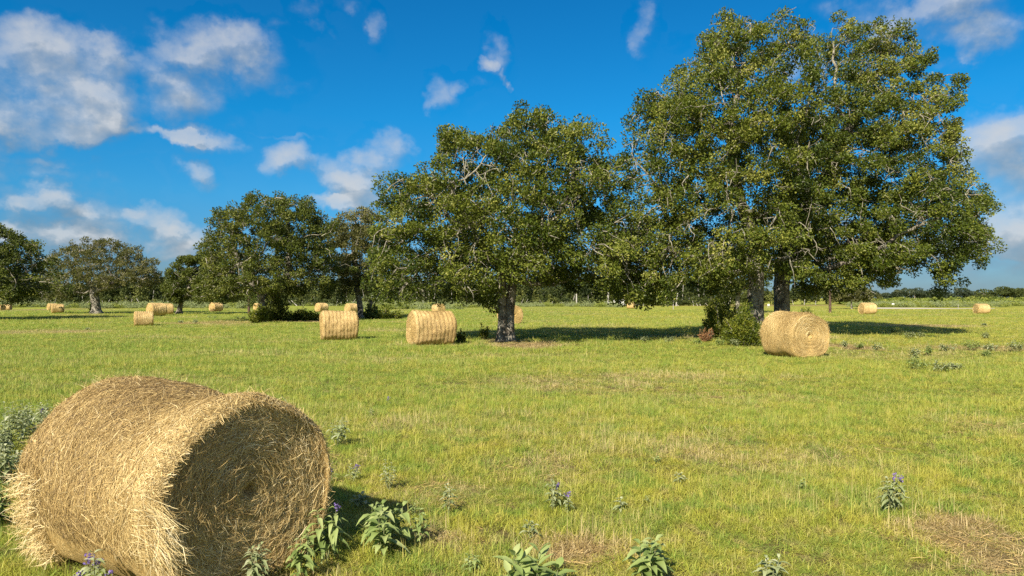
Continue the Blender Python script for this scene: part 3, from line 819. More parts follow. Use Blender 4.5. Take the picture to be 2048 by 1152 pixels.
def straws(p, nrm, tan, L, w, rng, lift, curl):
    """ribbons of three pieces lying along tan on the surface point p with normal nrm"""
    n = len(p)
    L = np.broadcast_to(L, (n,))[:, None]; side = unit(np.cross(tan, nrm) + rng.normal(size=(n, 3)) * .5)
    bend = unit(np.cross(tan, rng.normal(size=(n, 3))))
    ws = w * rng.uniform(.6, 1.4, (n, 1))
    rows = []
    for i, t in enumerate((-.5, -.17, .17, .5)):
        c = p + tan * L * t + bend * L * curl * (t * t - .08) + nrm * (lift * (1 - 2.2 * t * t))[:, None] if np.ndim(lift) else p + tan * L * t + bend * L * curl * (t * t - .08) + nrm * lift
        wd = ws * (1, 1, .9, .45)[i]
        rows += [c - side * wd / 2, c + side * wd / 2]
    v = np.stack(rows, 1).reshape(-1, 3)
    b0 = np.arange(n)[:, None] * 8
    f = np.concatenate([np.stack([b0 + i * 2, b0 + i * 2 + 1, b0 + i * 2 + 3, b0 + i * 2 + 2], 2)[:, 0] for i in range(3)])
    return v, f
def bale_parts(D, W, L, seed, nstraw, ngroove, straw_w, straw_L, shaggy=1.0, swirl=.5, tvar=.2, end_bulge=.05, saddle=0.0, stripes=True):
    """bale lying with its axis along local x, centre of the base at the origin; returns meshes (rolled side, coiled ends, loose straw)"""
    rng = np.random.RandomState(seed)
    na, nl = 120, 72
    def surf(u, th):                       # u in -1..1 along the axis, th round it
        rr = 1 + .018 * np.sin(3 * th + seed) + .012 * np.sin(5 * th + u * 3 + seed) + .02 * np.sin(2 * th + 2.2 * u)
        edge = np.clip((np.abs(u) - .86) / .14, 0, 1)
        rr = rr * (1 - .07 * edge ** 2.2)
        if ngroove: rr = rr * (1 - .017 * (.5 + .5 * np.cos(u * math.pi * ngroove + .6 * np.sin(3 * u + seed))) ** 3)
        rr = rr - saddle * np.exp(-((u - .36) / .30) ** 2) * np.clip(np.sin(th), 0, 1) ** 2
        cs = np.cos(th); cs = np.where(np.sin(th) < 0, np.sign(cs) * np.abs(cs) ** .55, cs)
        y = W / 2 * rr * cs; z = D / 2 * (1 + rr * np.sin(th))
        p = np.stack([L / 2 * u + 0 * th, y, z], -1)
        p = p + (.016 * shaggy) * np.stack([wob(p * 1.0, 9, seed), wob(p, 11, seed + 1), wob(p, 10, seed + 2)], -1)
        p[..., 2] = np.maximum(p[..., 2], 0.0 + .01 * np.abs(u))
        return p
    th = np.arange(na) * 2 * math.pi / na; u = np.linspace(-1, 1, nl)
    U, TH = np.meshgrid(u, th, indexing='ij')
    v = surf(U.ravel(), TH.ravel())
    i = np.arange(nl - 1)[:, None] * na; j = np.arange(na)[None]; j2 = (j + 1) % na
    f = np.stack([i + j, i + j2, i + na + j2, i + na + j], 2).reshape(-1, 4)
    gro = (.5 + .5 * np.cos(U * math.pi * max(ngroove, 1) + .6 * np.sin(3 * U + seed))) ** 3 if ngroove else U * 0
    gf = gro[:-1].reshape(nl - 1, na).ravel()
    side = mesh_arrays('rolled_side', v, [f], HAYS if stripes else HAY, True, {'groove': gf})
    ends = []
    nr = 26
    def endsurf(s, rho, th):
        rim = surf(np.full_like(th, s), th)
        c = np.array([s * L / 2, 0, D / 2])
        p = c + (rim - c) * rho[..., None]
        h = end_bulge * (1 - rho ** 2) - .10 * np.exp(-(rho / .07) ** 2) * D * .5
        spiral = .0035 * np.sin(rho * 40 + th * 1.0 + 2 * np.sin(th * 2)) * (rho > .05)
        p[..., 0] += s * (h + spiral + .035 * wob(p, 4, seed + 4) * (rho < .98))
        return p
    for s in (-1, 1):
        R, TT = np.meshgrid(np.linspace(1, .02, nr), th, indexing='ij')
        v = endsurf(s, R.ravel(), TT.ravel())
        i = np.arange(nr - 1)[:, None] * na
        f = np.stack([i + j, i + j2, i + na + j2, i + na + j], 2).reshape(-1, 4)
        if s < 0: f = f[:, ::-1]
        v = np.concatenate([v, v[-na:].mean(0, keepdims=True)])
        last = (nr - 1) * na
        tri = np.stack([last + np.arange(na), last + (np.arange(na) + 1) % na, np.full(na, len(v) - 1)], 1)
        ends.append(mesh_arrays('coiled_end', v, [f, tri if s > 0 else tri[:, ::-1]], HAY))
    # loose straw over everything
    A_side, A_end = math.pi * D * L, math.pi * D * D / 4
    ns = int(nstraw * A_side / (A_side + 2 * A_end)); ne = (nstraw - ns) // 2
    us = rng.uniform(-1.0, 1.0, ns); ts = rng.uniform(-.45, math.pi + .45, ns)
    p = surf(us, ts); e = 1e-3
    tan_t = unit(surf(us, ts + e) - p); tan_u = unit(surf(us + e, ts) - p); nrm = unit(np.cross(tan_u, tan_t)); 
    flip = (nrm * (p - np.array([0, 0, D / 2]))).sum(1) < 0; nrm[flip] *= -1
    ang = rng.normal(size=ns) * (.32 if ngroove else .25 + swirl)
    tan = unit(tan_t * np.cos(ang)[:, None] + tan_u * np.sin(ang)[:, None] + nrm * (rng.normal(size=ns) * .055 * shaggy)[:, None])
    Ls = straw_L * rng.uniform(.5, 1.6, ns)
    v1, f1 = straws(p, nrm, tan, Ls, straw_w, rng, np.abs(rng.normal(size=ns)) * .006 * shaggy, .25)
    t1 = np.clip(.52 + .14 * wob(p, 4, seed + 7) + .16 * wob(p, 1.6, seed + 17) + rng.normal(size=ns) * tvar, 0, 1)
    if ngroove:
        t1 = np.clip(t1 + .04 - .28 * (.5 + .5 * np.cos(us * math.pi * ngroove + .6 * np.sin(3 * us + seed))) ** 3, 0, 1)
    vs, fs, tt = [v1], [f1], [np.tile(t1, 3)]; off = len(v1)
    for s in (-1, 1):
        rho = np.sqrt(rng.uniform(.0008, 1, ne)); te = rng.uniform(0, 2 * math.pi, ne)
        p = endsurf(s, rho, te)
        rim = endsurf(s, np.minimum(rho + .01, 1.01), te); rad = unit(rim - p); nx = np.tile([[s, 0, 0.]], (ne, 1))
        tn = unit(np.cross(nx, rad)); ang = rng.normal(size=ne) * swirl
        tan = unit(tn * np.cos(ang)[:, None] + rad * np.sin(ang)[:, None] + nx * (rng.normal(size=ne) * .12)[:, None])
        Le = np.minimum(straw_L * rng.uniform(.5, 1.5, ne), rho * D * .45 + .03)
        v2, f2 = straws(p, nx, tan, Le, straw_w, rng, np.abs(rng.normal(size=ne)) * .012 * shaggy, .22)
        vs.append(v2); fs.append(f2 + off); off += len(v2)
        tt.append(np.tile(np.clip(.50 + .14 * wob(p, 5, seed + 8) + (.55 - swirl) * .26 * np.sin(rho * 30 + te + 2.2 * wob(p, 2.5, seed + 3) + rng.normal(size=ne) * .5) + rng.normal(size=ne) * tvar, 0, 1), 3))
    # shaggy overhang at the rims and stray stalks
    nh = int(nstraw * .005 * shaggy)
    if nh:
        s = np.where(rng.uniform(size=nh) < .5, -1., 1.); th_h = rng.uniform(-.3, math.pi + .3, nh)
        p = surf(s * rng.uniform(.93, 1.0, nh), th_h)
        outw = unit((p - np.array([0, 0, D / 2])) * [0, 1, 1])
        tan = unit(np.stack([s, s * 0, s * 0], 1) * rng.uniform(.0, .6, (nh, 1)) - outw * rng.uniform(-.3, .7, (nh, 1)) + rng.normal(size=(nh, 3)) * .7 + np.array([0, 0, -.25]))
        v3, f3 = straws(p, outw, tan, straw_L * rng.uniform(.6, 1.4, nh), straw_w, rng, np.full(nh, .005), .9)
        vs.append(v3); fs.append(f3 + off); off += len(v3); tt.append(np.tile(np.clip(.62 + rng.normal(size=nh) * .2, 0, 1), 3))
        n4 = int(nstraw * .008 * shaggy)
        u4 = rng.uniform(-1, 1, n4); p = surf(u4, rng.uniform(-.3, math.pi + .3, n4)); nr4 = unit((p - np.array([0, 0, D / 2])) * [.2, 1, 1])
        tan = unit(nr4 * rng.uniform(.15, .8, (n4, 1)) + rng.normal(size=(n4, 3)) * .6)
        v4, f4 = straws(p + tan * straw_L * .3, nr4, tan, straw_L * rng.uniform(.5, 1.3, n4), straw_w * .8, rng, np.full(n4, .0), .6)
        vs.append(v4); fs.append(f4 + off); off += len(v4); tt.append(np.tile(np.clip(.7 + rng.normal(size=n4) * .15, 0, 1), 3))
    return side, ends, (vs, fs, tt, off), surf, endsurf, rng
def finish_bale(name, label, loc, rz, parts, group, extra=None):
    side, ends, (vs, fs, tt, off) = parts[:3]
    root = empty(name, loc, rz); tag(root, label, 'hay bale', group)
    obj('rolled_side', side, root)
    for e in ends: obj('coiled_end', e, root)
    if isinstance(vs, bpy.types.Mesh): lm = vs
    else:
        lm = mesh_arrays('loose_straw', np.concatenate(vs), [np.concatenate(fs)], STRAW, False, {'tint': np.concatenate(tt)})
    s = obj('loose_straw', lm, root); s['kind'] = 'stuff'
    return root
BG = 'round hay bales lying in the field'
# --- the big bale close to the camera
AX = math.atan2(-.535, .845)
bl_D, bl_W, bl_L = 1.31, 1.47, 1.80
dc = np.array([-1.79, 4.88])                                            # middle of the near coiled end
cx, cy = dc[0] - math.cos(AX) * bl_L / 2, dc[1] - math.sin(AX) * bl_L / 2
parts = bale_parts(bl_D, bl_W, bl_L, 3, 170000, 0, .0025, .115, 1.0, swirl=.65,  end_bulge=-.035, saddle=.12, stripes=False)
_, _, (vs, fs, tt, off), surf, endsurf, rg = parts
# the thick lock of straw hanging over the near rim and the frayed far bottom corner
n5 = 620
t5 = rg.normal(size=n5) * .17 + math.pi + .10
p = surf(np.full(n5, .96) + rg.uniform(-.1, .04, n5), t5)
s_in = rg.uniform(.3, 1, n5)
tan = unit(np.stack([.55 * np.ones(n5), .8 * s_in, -.75 - .5 * rg.uniform(size=n5)], 1) + rg.normal(size=(n5, 3)) * .32)
v5, f5 = straws(p + tan * .10, np.tile([[1., 0, 0]], (n5, 1)), tan, .27 * rg.uniform(.5, 1.2, n5), .0026, rg, np.abs(rg.normal(size=n5)) * .06, .9)
vs.append(v5); fs.append(f5 + off); off += len(v5); tt.append(np.tile(np.clip(.72 + rg.normal(size=n5) * .2, 0, 1), 3))
n6 = 1100
p = surf(rg.uniform(-1, -.55, n6), rg.uniform(math.pi - .1, math.pi + 1.0, n6))
tan = unit(np.tile([[-.35, -.45, -.35]], (n6, 1)) + rg.normal(size=(n6, 3)) * .7)
v6, f6 = straws(p + tan * .06, np.tile([[0, -1., 0]], (n6, 1)), tan, .16 * rg.uniform(.5, 1.4, n6), .003, rg, np.abs(rg.normal(size=n6)) * .03, .8)
vs.append(v6); fs.append(f6 + off); off += len(v6); tt.append(np.tile(np.clip(.65 + rg.normal(size=n6) * .2, 0, 1), 3))
parts = parts[:2] + ((vs, fs, tt, off),) + parts[3:]
finish_bale('hay_bale', 'huge shaggy close-up bale with dipped top and dark swirled end', (cx, cy, 0), AX, parts, BG)

# --- middle-distance and far bales
def bale_at(label, px, base_py, rz_deg, D, W, L, seed, nstraw, groove, sw, sl, src=None, stripes=True, swirl=.4, bulge=.03):
    x, y = at(px, base_py)
    if src is None:
        return finish_bale('hay_bale', label, (x, y, 0), math.radians(rz_deg), bale_parts(D, W, L, seed, nstraw, groove, sw, sl, 1.0, swirl=swirl, tvar=.12, end_bulge=bulge, stripes=stripes), BG)
    o = src.copy(); COL.objects.link(o); o.location = (x, y, 0); o.rotation_euler = (0, 0, math.radians(rz_deg)); o['label'] = label
    for ch in src.children:
        c = ch.copy(); COL.objects.link(c); c.parent = o
    o.scale = (L, W, D)
    return o
bale_at('bale beside the bush, its bright swirled end turned to the viewer', 1588, 713, -73, 1.50, 1.60, 1.62, 21, 24000, 0, .0042, .2, stripes=False, swirl=.2, bulge=-.03)
bale_at('striped bale beside the split-trunk oak, wider of the two standing side-on in the open', 862, 690, 25, 1.44, 1.5, 1.78, 22, 15000, 10, .0055, .10)
bale_at('narrower striped bale seen square from the side, in the open before the thin oak', 678, 680, 20, 1.38, 1.45, 1.62, 23, 13000, 10, .0055, .10)
far = bale_at('bale standing hidden behind the split trunk of the oak', 1020, 648, -60, 1.42, 1.5, 1.6, 24, 6000, 9, .010, .13)
# unit-size copies of the far bale: scale is relative
def far_bale(label, px, base_py, rz, h_px, seed):
    x, y = at(px, base_py)
    k = h_px / F_PX * y / 1.42
    return bale_at(label, px, base_py, rz, k, k, k, seed, 0, 0, 0, 0, far)
far_bale('lone striped bale in the open grass, in front of the end-on pair', 287, 652, 33, 29, 1)
far_bale('bale with round end showing, behind the lone striped bale', 313, 632, 55, 26, 2)
far_bale('bale mostly hidden behind the round-ended bale beyond the lone striped one', 331, 629, 40, 22, 3)
far_bale('small bale in front of its twin, between the umbrella oak and the edge oak', 115, 626, 40, 18, 4)
far_bale('small bale peeping out behind its twin by the umbrella oak', 105, 621, 55, 14, 5)
far_bale('far bale under the crown of the edge oak, at the photo edge', 2, 620.5, -20, 11, 6)
far_bale('far bale under the crown of the edge oak, farther in', 15, 620, 10, 11, 7)
far_bale('shaded bale between the small pale-trunk oak and the dark pole', 432, 623, 62, 18, 8)
far_bale('far bale half hidden between the dark pole and the dense round oak', 517, 620.5, 55, 14, 9)
far_bale('far bale over the low leafy patch, nearer the dense round oak', 643, 624, 54, 18, 10)
far_bale('far bale touching the two-stemmed thin oak', 703, 626, 52, 19, 11)
far_bale('far bale above the striped side-on bale, with its round end showing', 877, 626.5, -50, 19, 12)
far_bale('farthest bale, next to the white car', 1262, 617, -20, 13, 13)
far_bale('far bale at the start of the gravel road', 1735, 628.5, 6, 23, 14)
far_bale('last bale by the stake, toward the far scrub', 1963, 627.5, 0, 20, 15)

# ------------------------------------------------------------------ weeds with sage-like leaves
def weed_meshes(rng, H, n_stems, spread, leaf_len, leaf_w, pairs, droop, flowers, silver):
    lv, lf, lt, sv, sf, fv, ff = [], [], [], [], [], [], []
    nl = ns = nf = 0
    def leaf(p, d, L, W, t):
        nonlocal nl
        d = d / np.linalg.norm(d)
        side = np.cross(d, [0, 0, 1.0]); side /= np.linalg.norm(side) + 1e-6
        rows = [(0, .08), (.18, .8), (.4, 1.0), (.72, .52), (1, .0)]
        pts = []
        for a, wv in rows:
            c = p + d * L * a * (1 - .12 * a) + np.array([0, 0, -droop * L * a * a])
            up = np.array([0, 0, .22 * W * wv])
            pts += [c - side * W * wv / 2 + up, c, c + side * W * wv / 2 + up]
        b = nl
        for i in range(4):
            for s in (0, 1):
                lf.append((b + i * 3 + s, b + i * 3 + s + 1, b + i * 3 + 4 + s, b + i * 3 + 3 + s)); lt.append(t)
        lv.extend(pts); nl += 15
    for s in range(n_stems):
        a = rng.uniform(0, 6.28); sp = spread * math.sqrt(rng.uniform(0, 1)) if n_stems > 1 else spread * .15
        h = H * rng.uniform(.7, 1.05) * (1 - .25 * sp / max(spread, .01))
        base = np.array([.08 * sp * math.cos(a), .08 * sp * math.sin(a), 0]); tipp = np.array([sp * math.cos(a), sp * math.sin(a), h])
        cur = [base + (tipp - base) * t + np.array([math.cos(a), math.sin(a), 0]) * sp * .25 * math.sin(t * 3.1) for t in np.linspace(0, 1, 5)]
        one_v, one_f = [], []
        for q in range(4):
            v, f = stick(cur[q], cur[q + 1], .0055 * (1 - .15 * q), 5); one_v.append(v); one_f.append(f + 10 * q)
        sv.append(np.concatenate(one_v)); sf.append(np.concatenate(one_f))
        for k in range(pairs):
            t = .18 + .82 * (k + 1) / pairs
            i = min(int(t * 4), 3); p = cur[i] + (cur[i + 1] - cur[i]) * (t * 4 - i)
            rot = k * 1.57 + rng.uniform(-.4, .4) + a
            size = (.55 + .75 * math.sin(min(1, (1.12 - t) * 1.5) * 1.57)) if t > .4 else .85
            for o in (0, math.pi):
                dd = np.array([math.cos(rot + o), math.sin(rot + o), rng.uniform(.05, .75) + .5 * (t > .9)])
                leaf(p, dd, leaf_len * size * rng.uniform(.8, 1.2), leaf_w * size * rng.uniform(.85, 1.15), np.clip(.48 + .35 * (t - .6) + rng.normal() * .24, 0, 1))
        if flowers and s < flowers:
            hv, hf = [], []
            for q in range(8):
                c = cur[4] + rng.normal(size=3) * np.array([.012, .012, .018]) + [0, 0, .02]
                v, f = leaf_quads(np.tile(c, (4, 1)) + rng.normal(size=(4, 3)) * .006, rng, .019, .014, .5); hf.append(f + 16 * q); hv.append(v)
            fv.append(np.concatenate(hv)); ff.append(np.concatenate(hf))
    return lv, lf, lt, sv, sf, fv, ff
GW = 'sage-leaved weeds in the grass'
def weed(label, px, py, h_px, w_px, stems=3, leaf=.1, lw=.03, pairs=7, droop=.35, flowers=0, mat=None, seed=0, group=GW):
    x, y = at(px, py); s = y / F_PX
    rng = np.random.RandomState(seed + 1000)
    lv, lf, lt, sv, sf, fv, ff = weed_meshes(rng, h_px * s, stems, w_px * s * .34, leaf, lw, pairs, droop, flowers, 0)
    root = empty('weed', (x, y, 0)); tag(root, label, 'weed', group)
    if group == GW or 'thicket' in group:
        for v, f in zip(sv, sf): obj('stem', mesh_arrays('stem', v, [f], STEM, True, {'tint': np.full(len(f), .5)}), root)
    else:
        o_ = np.cumsum([0] + [len(v) for v in sv])
        f = np.concatenate([f + k for f, k in zip(sf, o_)])
        obj('stem', mesh_arrays('stem', np.concatenate(sv), [f], STEM, True, {'tint': np.full(len(f), .5)}), root)
    obj('foliage', mesh_arrays('foliage', np.array(lv), [np.array(lf)], mat or SAGE, True, {'tint': np.array(lt)}), root)
    for v, f in zip(fv, ff): obj('flower', mesh_arrays('flower', v, [f], FLOWER, False, {'tint': rng.uniform(size=len(f))}), root)
    return root
# close weeds
weed('lush broad-leaved weed in the shadow beside the huge bale', 768, 1112, 122, 160, 9, .16, .062, 5, .5, 0, GREENW, 1)
weed('narrow weed hugging the lush broad-leaved one', 838, 1098, 90, 50, 3, .09, .03, 6, .5, 0, GREENW, 2)
weed('pale-leaved weed at the rim of the bale shadow', 722, 1022, 46, 50, 3, .10, .04, 4, .3, 0, SAGE, 3)
weed('tall upright weed climbing the edge of the dark swirled end', 652, 1125, 140, 60, 3, .14, .04, 7, .8, 1, GREENW, 4)
weed('leafy weed in front of the dark swirled end, by the tall upright one', 606, 1168, 110, 70, 4, .11, .034, 7, .5, 0, GREENW, 5)
weed('grey-green weed standing alone before the dark swirled end', 508, 1185, 110, 70, 5, .09, .026, 7, .5, 0, SAGE, 6)
weed('weed with three purple flower heads before the sunlit side of the bale', 205, 1232, 150, 125, 6, .10, .034, 7, .5, 4, SAGE, 7)
weed('bright light-green weed at the bottom edge, with wide star-like leaves', 1062, 1200, 108, 170, 8, .19, .066, 4, .15, 0, GREENW, 8)
weed('sturdy weed with pointed leaves, to the right of the star-leaved one', 1290, 1176, 124, 110, 5, .16, .052, 6, .4, 0, GREENW, 9)
weed('silvery weed cut by the bottom edge, in dry grass', 1540, 1180, 82, 60, 4, .10, .03, 6, .4, 0, SAGE, 10)
weed('bushy silvery weed with blue flowers, alone in the grass', 1790, 1032, 95, 66, 5, .10, .028, 8, .5, 2, SAGE, 11)
weed('upright weed with a purple head, middle of the near grass', 1104, 1022, 74, 40, 3, .085, .028, 6, .5, 1, SAGE, 12)
weed('shorter purple-tipped weed leaning next to the upright one', 1138, 1030, 50, 30, 2, .08, .026, 5, .5, 1, SAGE, 13)
weed('thin weed in a dark grass tuft, above the star-leaved one', 1064, 1088, 58, 36, 2, .09, .03, 5, .4, 0, SAGE, 14)
weed('slim single-stem weed with pale tip', 897, 1030, 72, 34, 2, .085, .026, 7, .5, 0, SAGE, 15)
weed('open-branched weed with thin grey stems', 778, 982, 74, 40, 4, .065, .02, 7, .5, 0, SAGE, 16)
weed('small weed with faded purple buds next to the bale', 703, 968, 44, 32, 3, .06, .02, 6, .4, 1, SAGE, 17)
weed('silver-leaved weed poking up behind the bale rim', 674, 895, 66, 56, 6, .10, .036, 6, .5, 0, SAGE, 18)
weed('small dark weed low in the shade, under the open-branched one', 826, 1036, 34, 24, 2, .07, .024, 4, .4, 0, GREENW, 19)
weed('short weed in front of a yellow tuft, near the purple-headed one', 1240, 1028, 34, 30, 2, .09, .03, 4, .35, 0, SAGE, 20)
weed('tiny weed just beside the short one by the yellow tuft', 1295, 1010, 20, 16, 2, .06, .02, 4, .35, 0, SAGE, 21)
weed('pale weed with a few leaf tiers, alone in the middle grass', 1358, 972, 36, 30, 2, .08, .026, 5, .4, 0, SAGE, 22)
weed('tiny dark-tipped weed in the middle grass', 1312, 930, 20, 18, 2, .07, .024, 4, .3, 0, GREENW, 23)
weed('faint weed sunk in tall green grass', 1605, 985, 36, 24, 2, .07, .022, 5, .4, 0, GREENW, 24)
weed('single faint weed out in the wide field', 1438, 828, 10, 14, 2, .08, .026, 3, .3, 0, GREENW, 25)
weed('little weed in the field beyond the bale rim', 746, 836, 22, 16, 2, .07, .024, 4, .4, 0, SAGE, 26)
weed('little blue-tipped weed beyond the bale rim', 776, 812, 16, 12, 1, .07, .024, 4, .4, 1, SAGE, 27)
weed('weed with one violet head close to the bale edge', 664, 968, 34, 26, 2, .07, .024, 4, .4, 1, GREENW, 28)
weed('low leafy weed on the bare straw patch', 940, 1150, 44, 50, 4, .07, .024, 5, .5, 0, GREENW, 29)
# silvery thicket at the left behind the bale
LW = [(20, 918, 118, 90, 'tallest silvery weed at the photo edge behind the bale'), (66, 905, 110, 84, 'silvery weed touching the bale, beside the tallest one'), (-25, 945, 130, 90, 'silvery weed cut by the photo edge'),
      (14, 985, 110, 80, 'lower silvery weed in front of the tallest one'), (50, 962, 80, 60, 'silvery weed squeezed against the sunlit bale side'), (92, 868, 70, 56, 'silvery weed farthest back, over the bale shoulder'),
      (40, 870, 74, 60, 'small silvery weed behind the tallest one'), (-8, 1060, 90, 80, 'greener weed low at the photo edge')]
for i, (px, py, h, w, lab) in enumerate(LW):
    weed(lab, px, py, h, w, 11, .12, .034, 8, .45, 1 if i in (5,) else 0, SAGE if i < 7 else GREENW, 40 + i, 'silvery weed thicket behind the big bale')
# weeds farther out
MW = [(1838, 742, 30, 52, 7, 'largest weed clump out in the right-hand grass'), (1880, 745, 22, 46, 6, 'weed clump joined to the largest one'), (1830, 716, 20, 24, 4, 'weed just behind the largest clump'),
      (1855, 712, 20, 24, 4, 'weed with upright stems behind the joined clumps'), (1912, 742, 14, 36, 4, 'low weed trailing off the joined clumps'), (1755, 704, 18, 26, 4, 'dark weed between the swirled bale and the largest clump'),
      (1718, 699, 14, 26, 4, 'low weed near the swirled bale'), (1686, 697, 16, 16, 3, 'weed right beside the swirled bale'), (1895, 704, 16, 40, 6, 'spreading weed by the dry strip'),
      (1945, 702, 20, 50, 7, 'wide weed in the dry strip'), (1985, 703, 16, 44, 6, 'weed in the dry strip, second from the edge'), (2030, 704, 22, 50, 8, 'thick weed at the photo edge'),
      (1970, 714, 14, 26, 4, 'weed in front of the dry strip'), (1820, 678, 16, 24, 4, 'weed at the tip of the oak shadow'), (1842, 676, 12, 16, 3, 'little weed past the tip of the oak shadow'),
      (1790, 668, 12, 20, 3, 'weed on the sunny rim of the oak shadow'), (1975, 678, 12, 22, 4, 'weed far out in the right-hand grass'), (1968, 652, 5, 12, 3, 'tiny dark weed far out near the last bale'),
      (1440, 692, 16, 24, 4, 'pale weed before the rusty dry bush'), (1468, 694, 18, 24, 4, 'pale weed at the front of the big bush'), (1498, 693, 14, 24, 4, 'pale weed between the bush and the swirled bale'),
      (1395, 689, 12, 20, 3, 'weed at the rim of the oak shadow, by the rusty bush'), (1340, 686, 12, 30, 4, 'weed in the shadow between the big oaks'), (1290, 684, 10, 26, 4, 'low weed in the shadow gap'),
      (1235, 681, 10, 26, 4, 'weed at the end of the split-trunk oak shadow'), (390, 648, 9, 14, 4, 'weed out in the grass before the small pale-trunk oak'), (362, 646, 5, 16, 3, 'flat weed before the small pale-trunk oak'),
      (425, 637, 6, 30, 4, 'spread weed before the shaded bale'), (175, 660, 4, 10, 3, 'tiny weed in the open, before the lone striped bale'), (480, 640, 8, 30, 4, 'weed beside the dark pole')]
for i, (px, py, h, w, ns, lab) in enumerate(MW):
    dd = at(px, py)[1]
    weed(lab, px, py, h * 1.15, w * 1.1, ns + 3, .12 + .0012 * dd, .045 + .0005 * dd, 5, .4, 0, SAGE if i % 3 else GREENW, 80 + i, 'weeds scattered farther out in the field')

# ------------------------------------------------------------------ instanced ground cover: grass and the far sage strip
def scatter(name, pts, rotz, scale, protos, label, cat):
    me = bpy.data.meshes.new(name)
    me.vertices.add(len(pts)); me.vertices.foreach_set('co', np.asarray(pts, np.float32).ravel())
    a = me.attributes.new('turn', 'FLOAT', 'POINT'); a.data.foreach_set('value', rotz.astype(np.float32))
    a = me.attributes.new('size', 'FLOAT_VECTOR', 'POINT'); a.data.foreach_set('vector', scale.astype(np.float32).ravel())
    o = obj(name, me); tag(o, label, cat, kind='stuff')
    coll = bpy.data.collections.new(name + '_sources')
    for p in protos: coll.objects.link(p)
    g = bpy.data.node_groups.new(name + '_scatter', 'GeometryNodeTree')
    g.interface.new_socket('Geometry', in_out='INPUT', socket_type='NodeSocketGeometry'); g.interface.new_socket('Geometry', in_out='OUTPUT', socket_type='NodeSocketGeometry')
    N, Lk = g.nodes, g.links
    gi_, go_ = N.new('NodeGroupInput'), N.new('NodeGroupOutput')
    ip = N.new('GeometryNodeInstanceOnPoints'); ci = N.new('GeometryNodeCollectionInfo'); ci.inputs[0].default_value = coll
    ci.inputs['Separate Children'].default_value = True; ci.inputs['Reset Children'].default_value = True
    ip.inputs['Pick Instance'].default_value = True
    at_ = N.new('GeometryNodeInputNamedAttribute'); at_.data_type = 'FLOAT'; at_.inputs[0].default_value = 'turn'
    as_ = N.new('GeometryNodeInputNamedAttribute'); as_.data_type = 'FLOAT_VECTOR'; as_.inputs[0].default_value = 'size'
    cx_ = N.new('ShaderNodeCombineXYZ'); Lk.new(at_.outputs[0], cx_.inputs[2])
    Lk.new(gi_.outputs[0], ip.inputs['Points']); Lk.new(ci.outputs[0], ip.inputs['Instance'])
    Lk.new(cx_.outputs[0], ip.inputs['Rotation']); Lk.new(as_.outputs[0], ip.inputs['Scale'])
    Lk.new(ip.outputs[0], go_.inputs[0])
    md = o.modifiers.new('scatter', 'NODES'); md.node_group = g
    return o
def grass_mat():
    m, T, b = new_mat('grass_blade')
    pos = T.new('ShaderNodeNewGeometry').outputs['Position']
    f = T.new('ShaderNodeGroup', node_tree=fg); T.l.new(pos, f.inputs[0])
    rnd = T.new('ShaderNodeObjectInfo').outputs['Random']
    t = attr(T, 'tint')
    green = T.mix(f.outputs[1], (.45, .43, .062), (.26, .36, .050))
    n3 = T.noise(pos, 1.9, 4, .65)
    green = T.mix(T.smooth(n3, .42, .62), green, (.215, .33, .050))
    green = T.mix(T.math('MULTIPLY', T.smooth(rnd, .45, 1.0), .8), green, (.54, .49, .10))
    green = T.mix(T.math('MULTIPLY', T.smooth(T.noise(pos, 5.5, 3, .6), .52, .68), .55), green, (.55, .44, .19))
    straw = T.mix(T.smooth(t, .3, .9), (.42, .30, .13), (.64, .52, .27))
    k = T.smooth(T.math('ADD', T.math('MULTIPLY', f.outputs[0], .75), T.math('MULTIPLY', t, .55)), .42, .92)
    c = T.mix(k, green, straw)
    T.put(b.inputs['Base Color'], c); b.inputs['Roughness'].default_value = .55; b.inputs['Specular IOR Level'].default_value = .25
    tr = T.new('ShaderNodeBsdfTranslucent'); T.put(tr.inputs[0], c)
    mx = T.new('ShaderNodeMixShader'); mx.inputs[0].default_value = .32
    T.l.new(b.outputs[0], mx.inputs[1]); T.l.new(tr.outputs[0], mx.inputs[2]); T.l.new(mx.outputs[0], T.n['Material Output'].inputs[0])
    return m
GRASS = grass_mat()
def tuft(seed, n, radius, h, w, lean=.5):
    r = np.random.RandomState(seed)
    a = r.uniform(0, 6.28, n); q = radius * np.sqrt(r.uniform(0, 1, n))
    b0 = np.stack([q * np.cos(a), q * np.sin(a), np.full(n, -.005)], 1)
    da = r.uniform(0, 6.28, n); ln = np.abs(r.normal(size=n)) * lean
    H = h * r.gamma(6, 1 / 6., n)
    dirs = np.stack([np.cos(da), np.sin(da), np.zeros(n)], 1)
    mid = b0 + dirs * (H * ln * .35)[:, None] + np.array([0, 0, 1]) * (H * .55)[:, None]
    tipp = b0 + dirs * (H * ln)[:, None] + np.array([0, 0, 1]) * (H * np.clip(1 - .3 * ln, .3, 1))[:, None]
    wa = r.uniform(0, 6.28, n); sd = np.stack([np.cos(wa), np.sin(wa), np.zeros(n)], 1) * (w * r.uniform(.6, 1.4, n))[:, None] / 2
    v = np.stack([b0 - sd, b0 + sd, mid + sd * .8, mid - sd * .8, tipp], 1).reshape(-1, 3)
    i = np.arange(n) * 5
    f1 = np.stack([i, i + 1, i + 2, i + 3], 1); f2 = np.stack([i + 3, i + 2, i + 4], 1)
    t = r.uniform(0, 1, n)
    me = mesh_arrays('grass_tuft', v, [f1, f2], GRASS, True, {'tint': np.concatenate([t, t])})
    return bpy.data.objects.new('grass_tuft', me)
rng = np.random.RandomState(77)
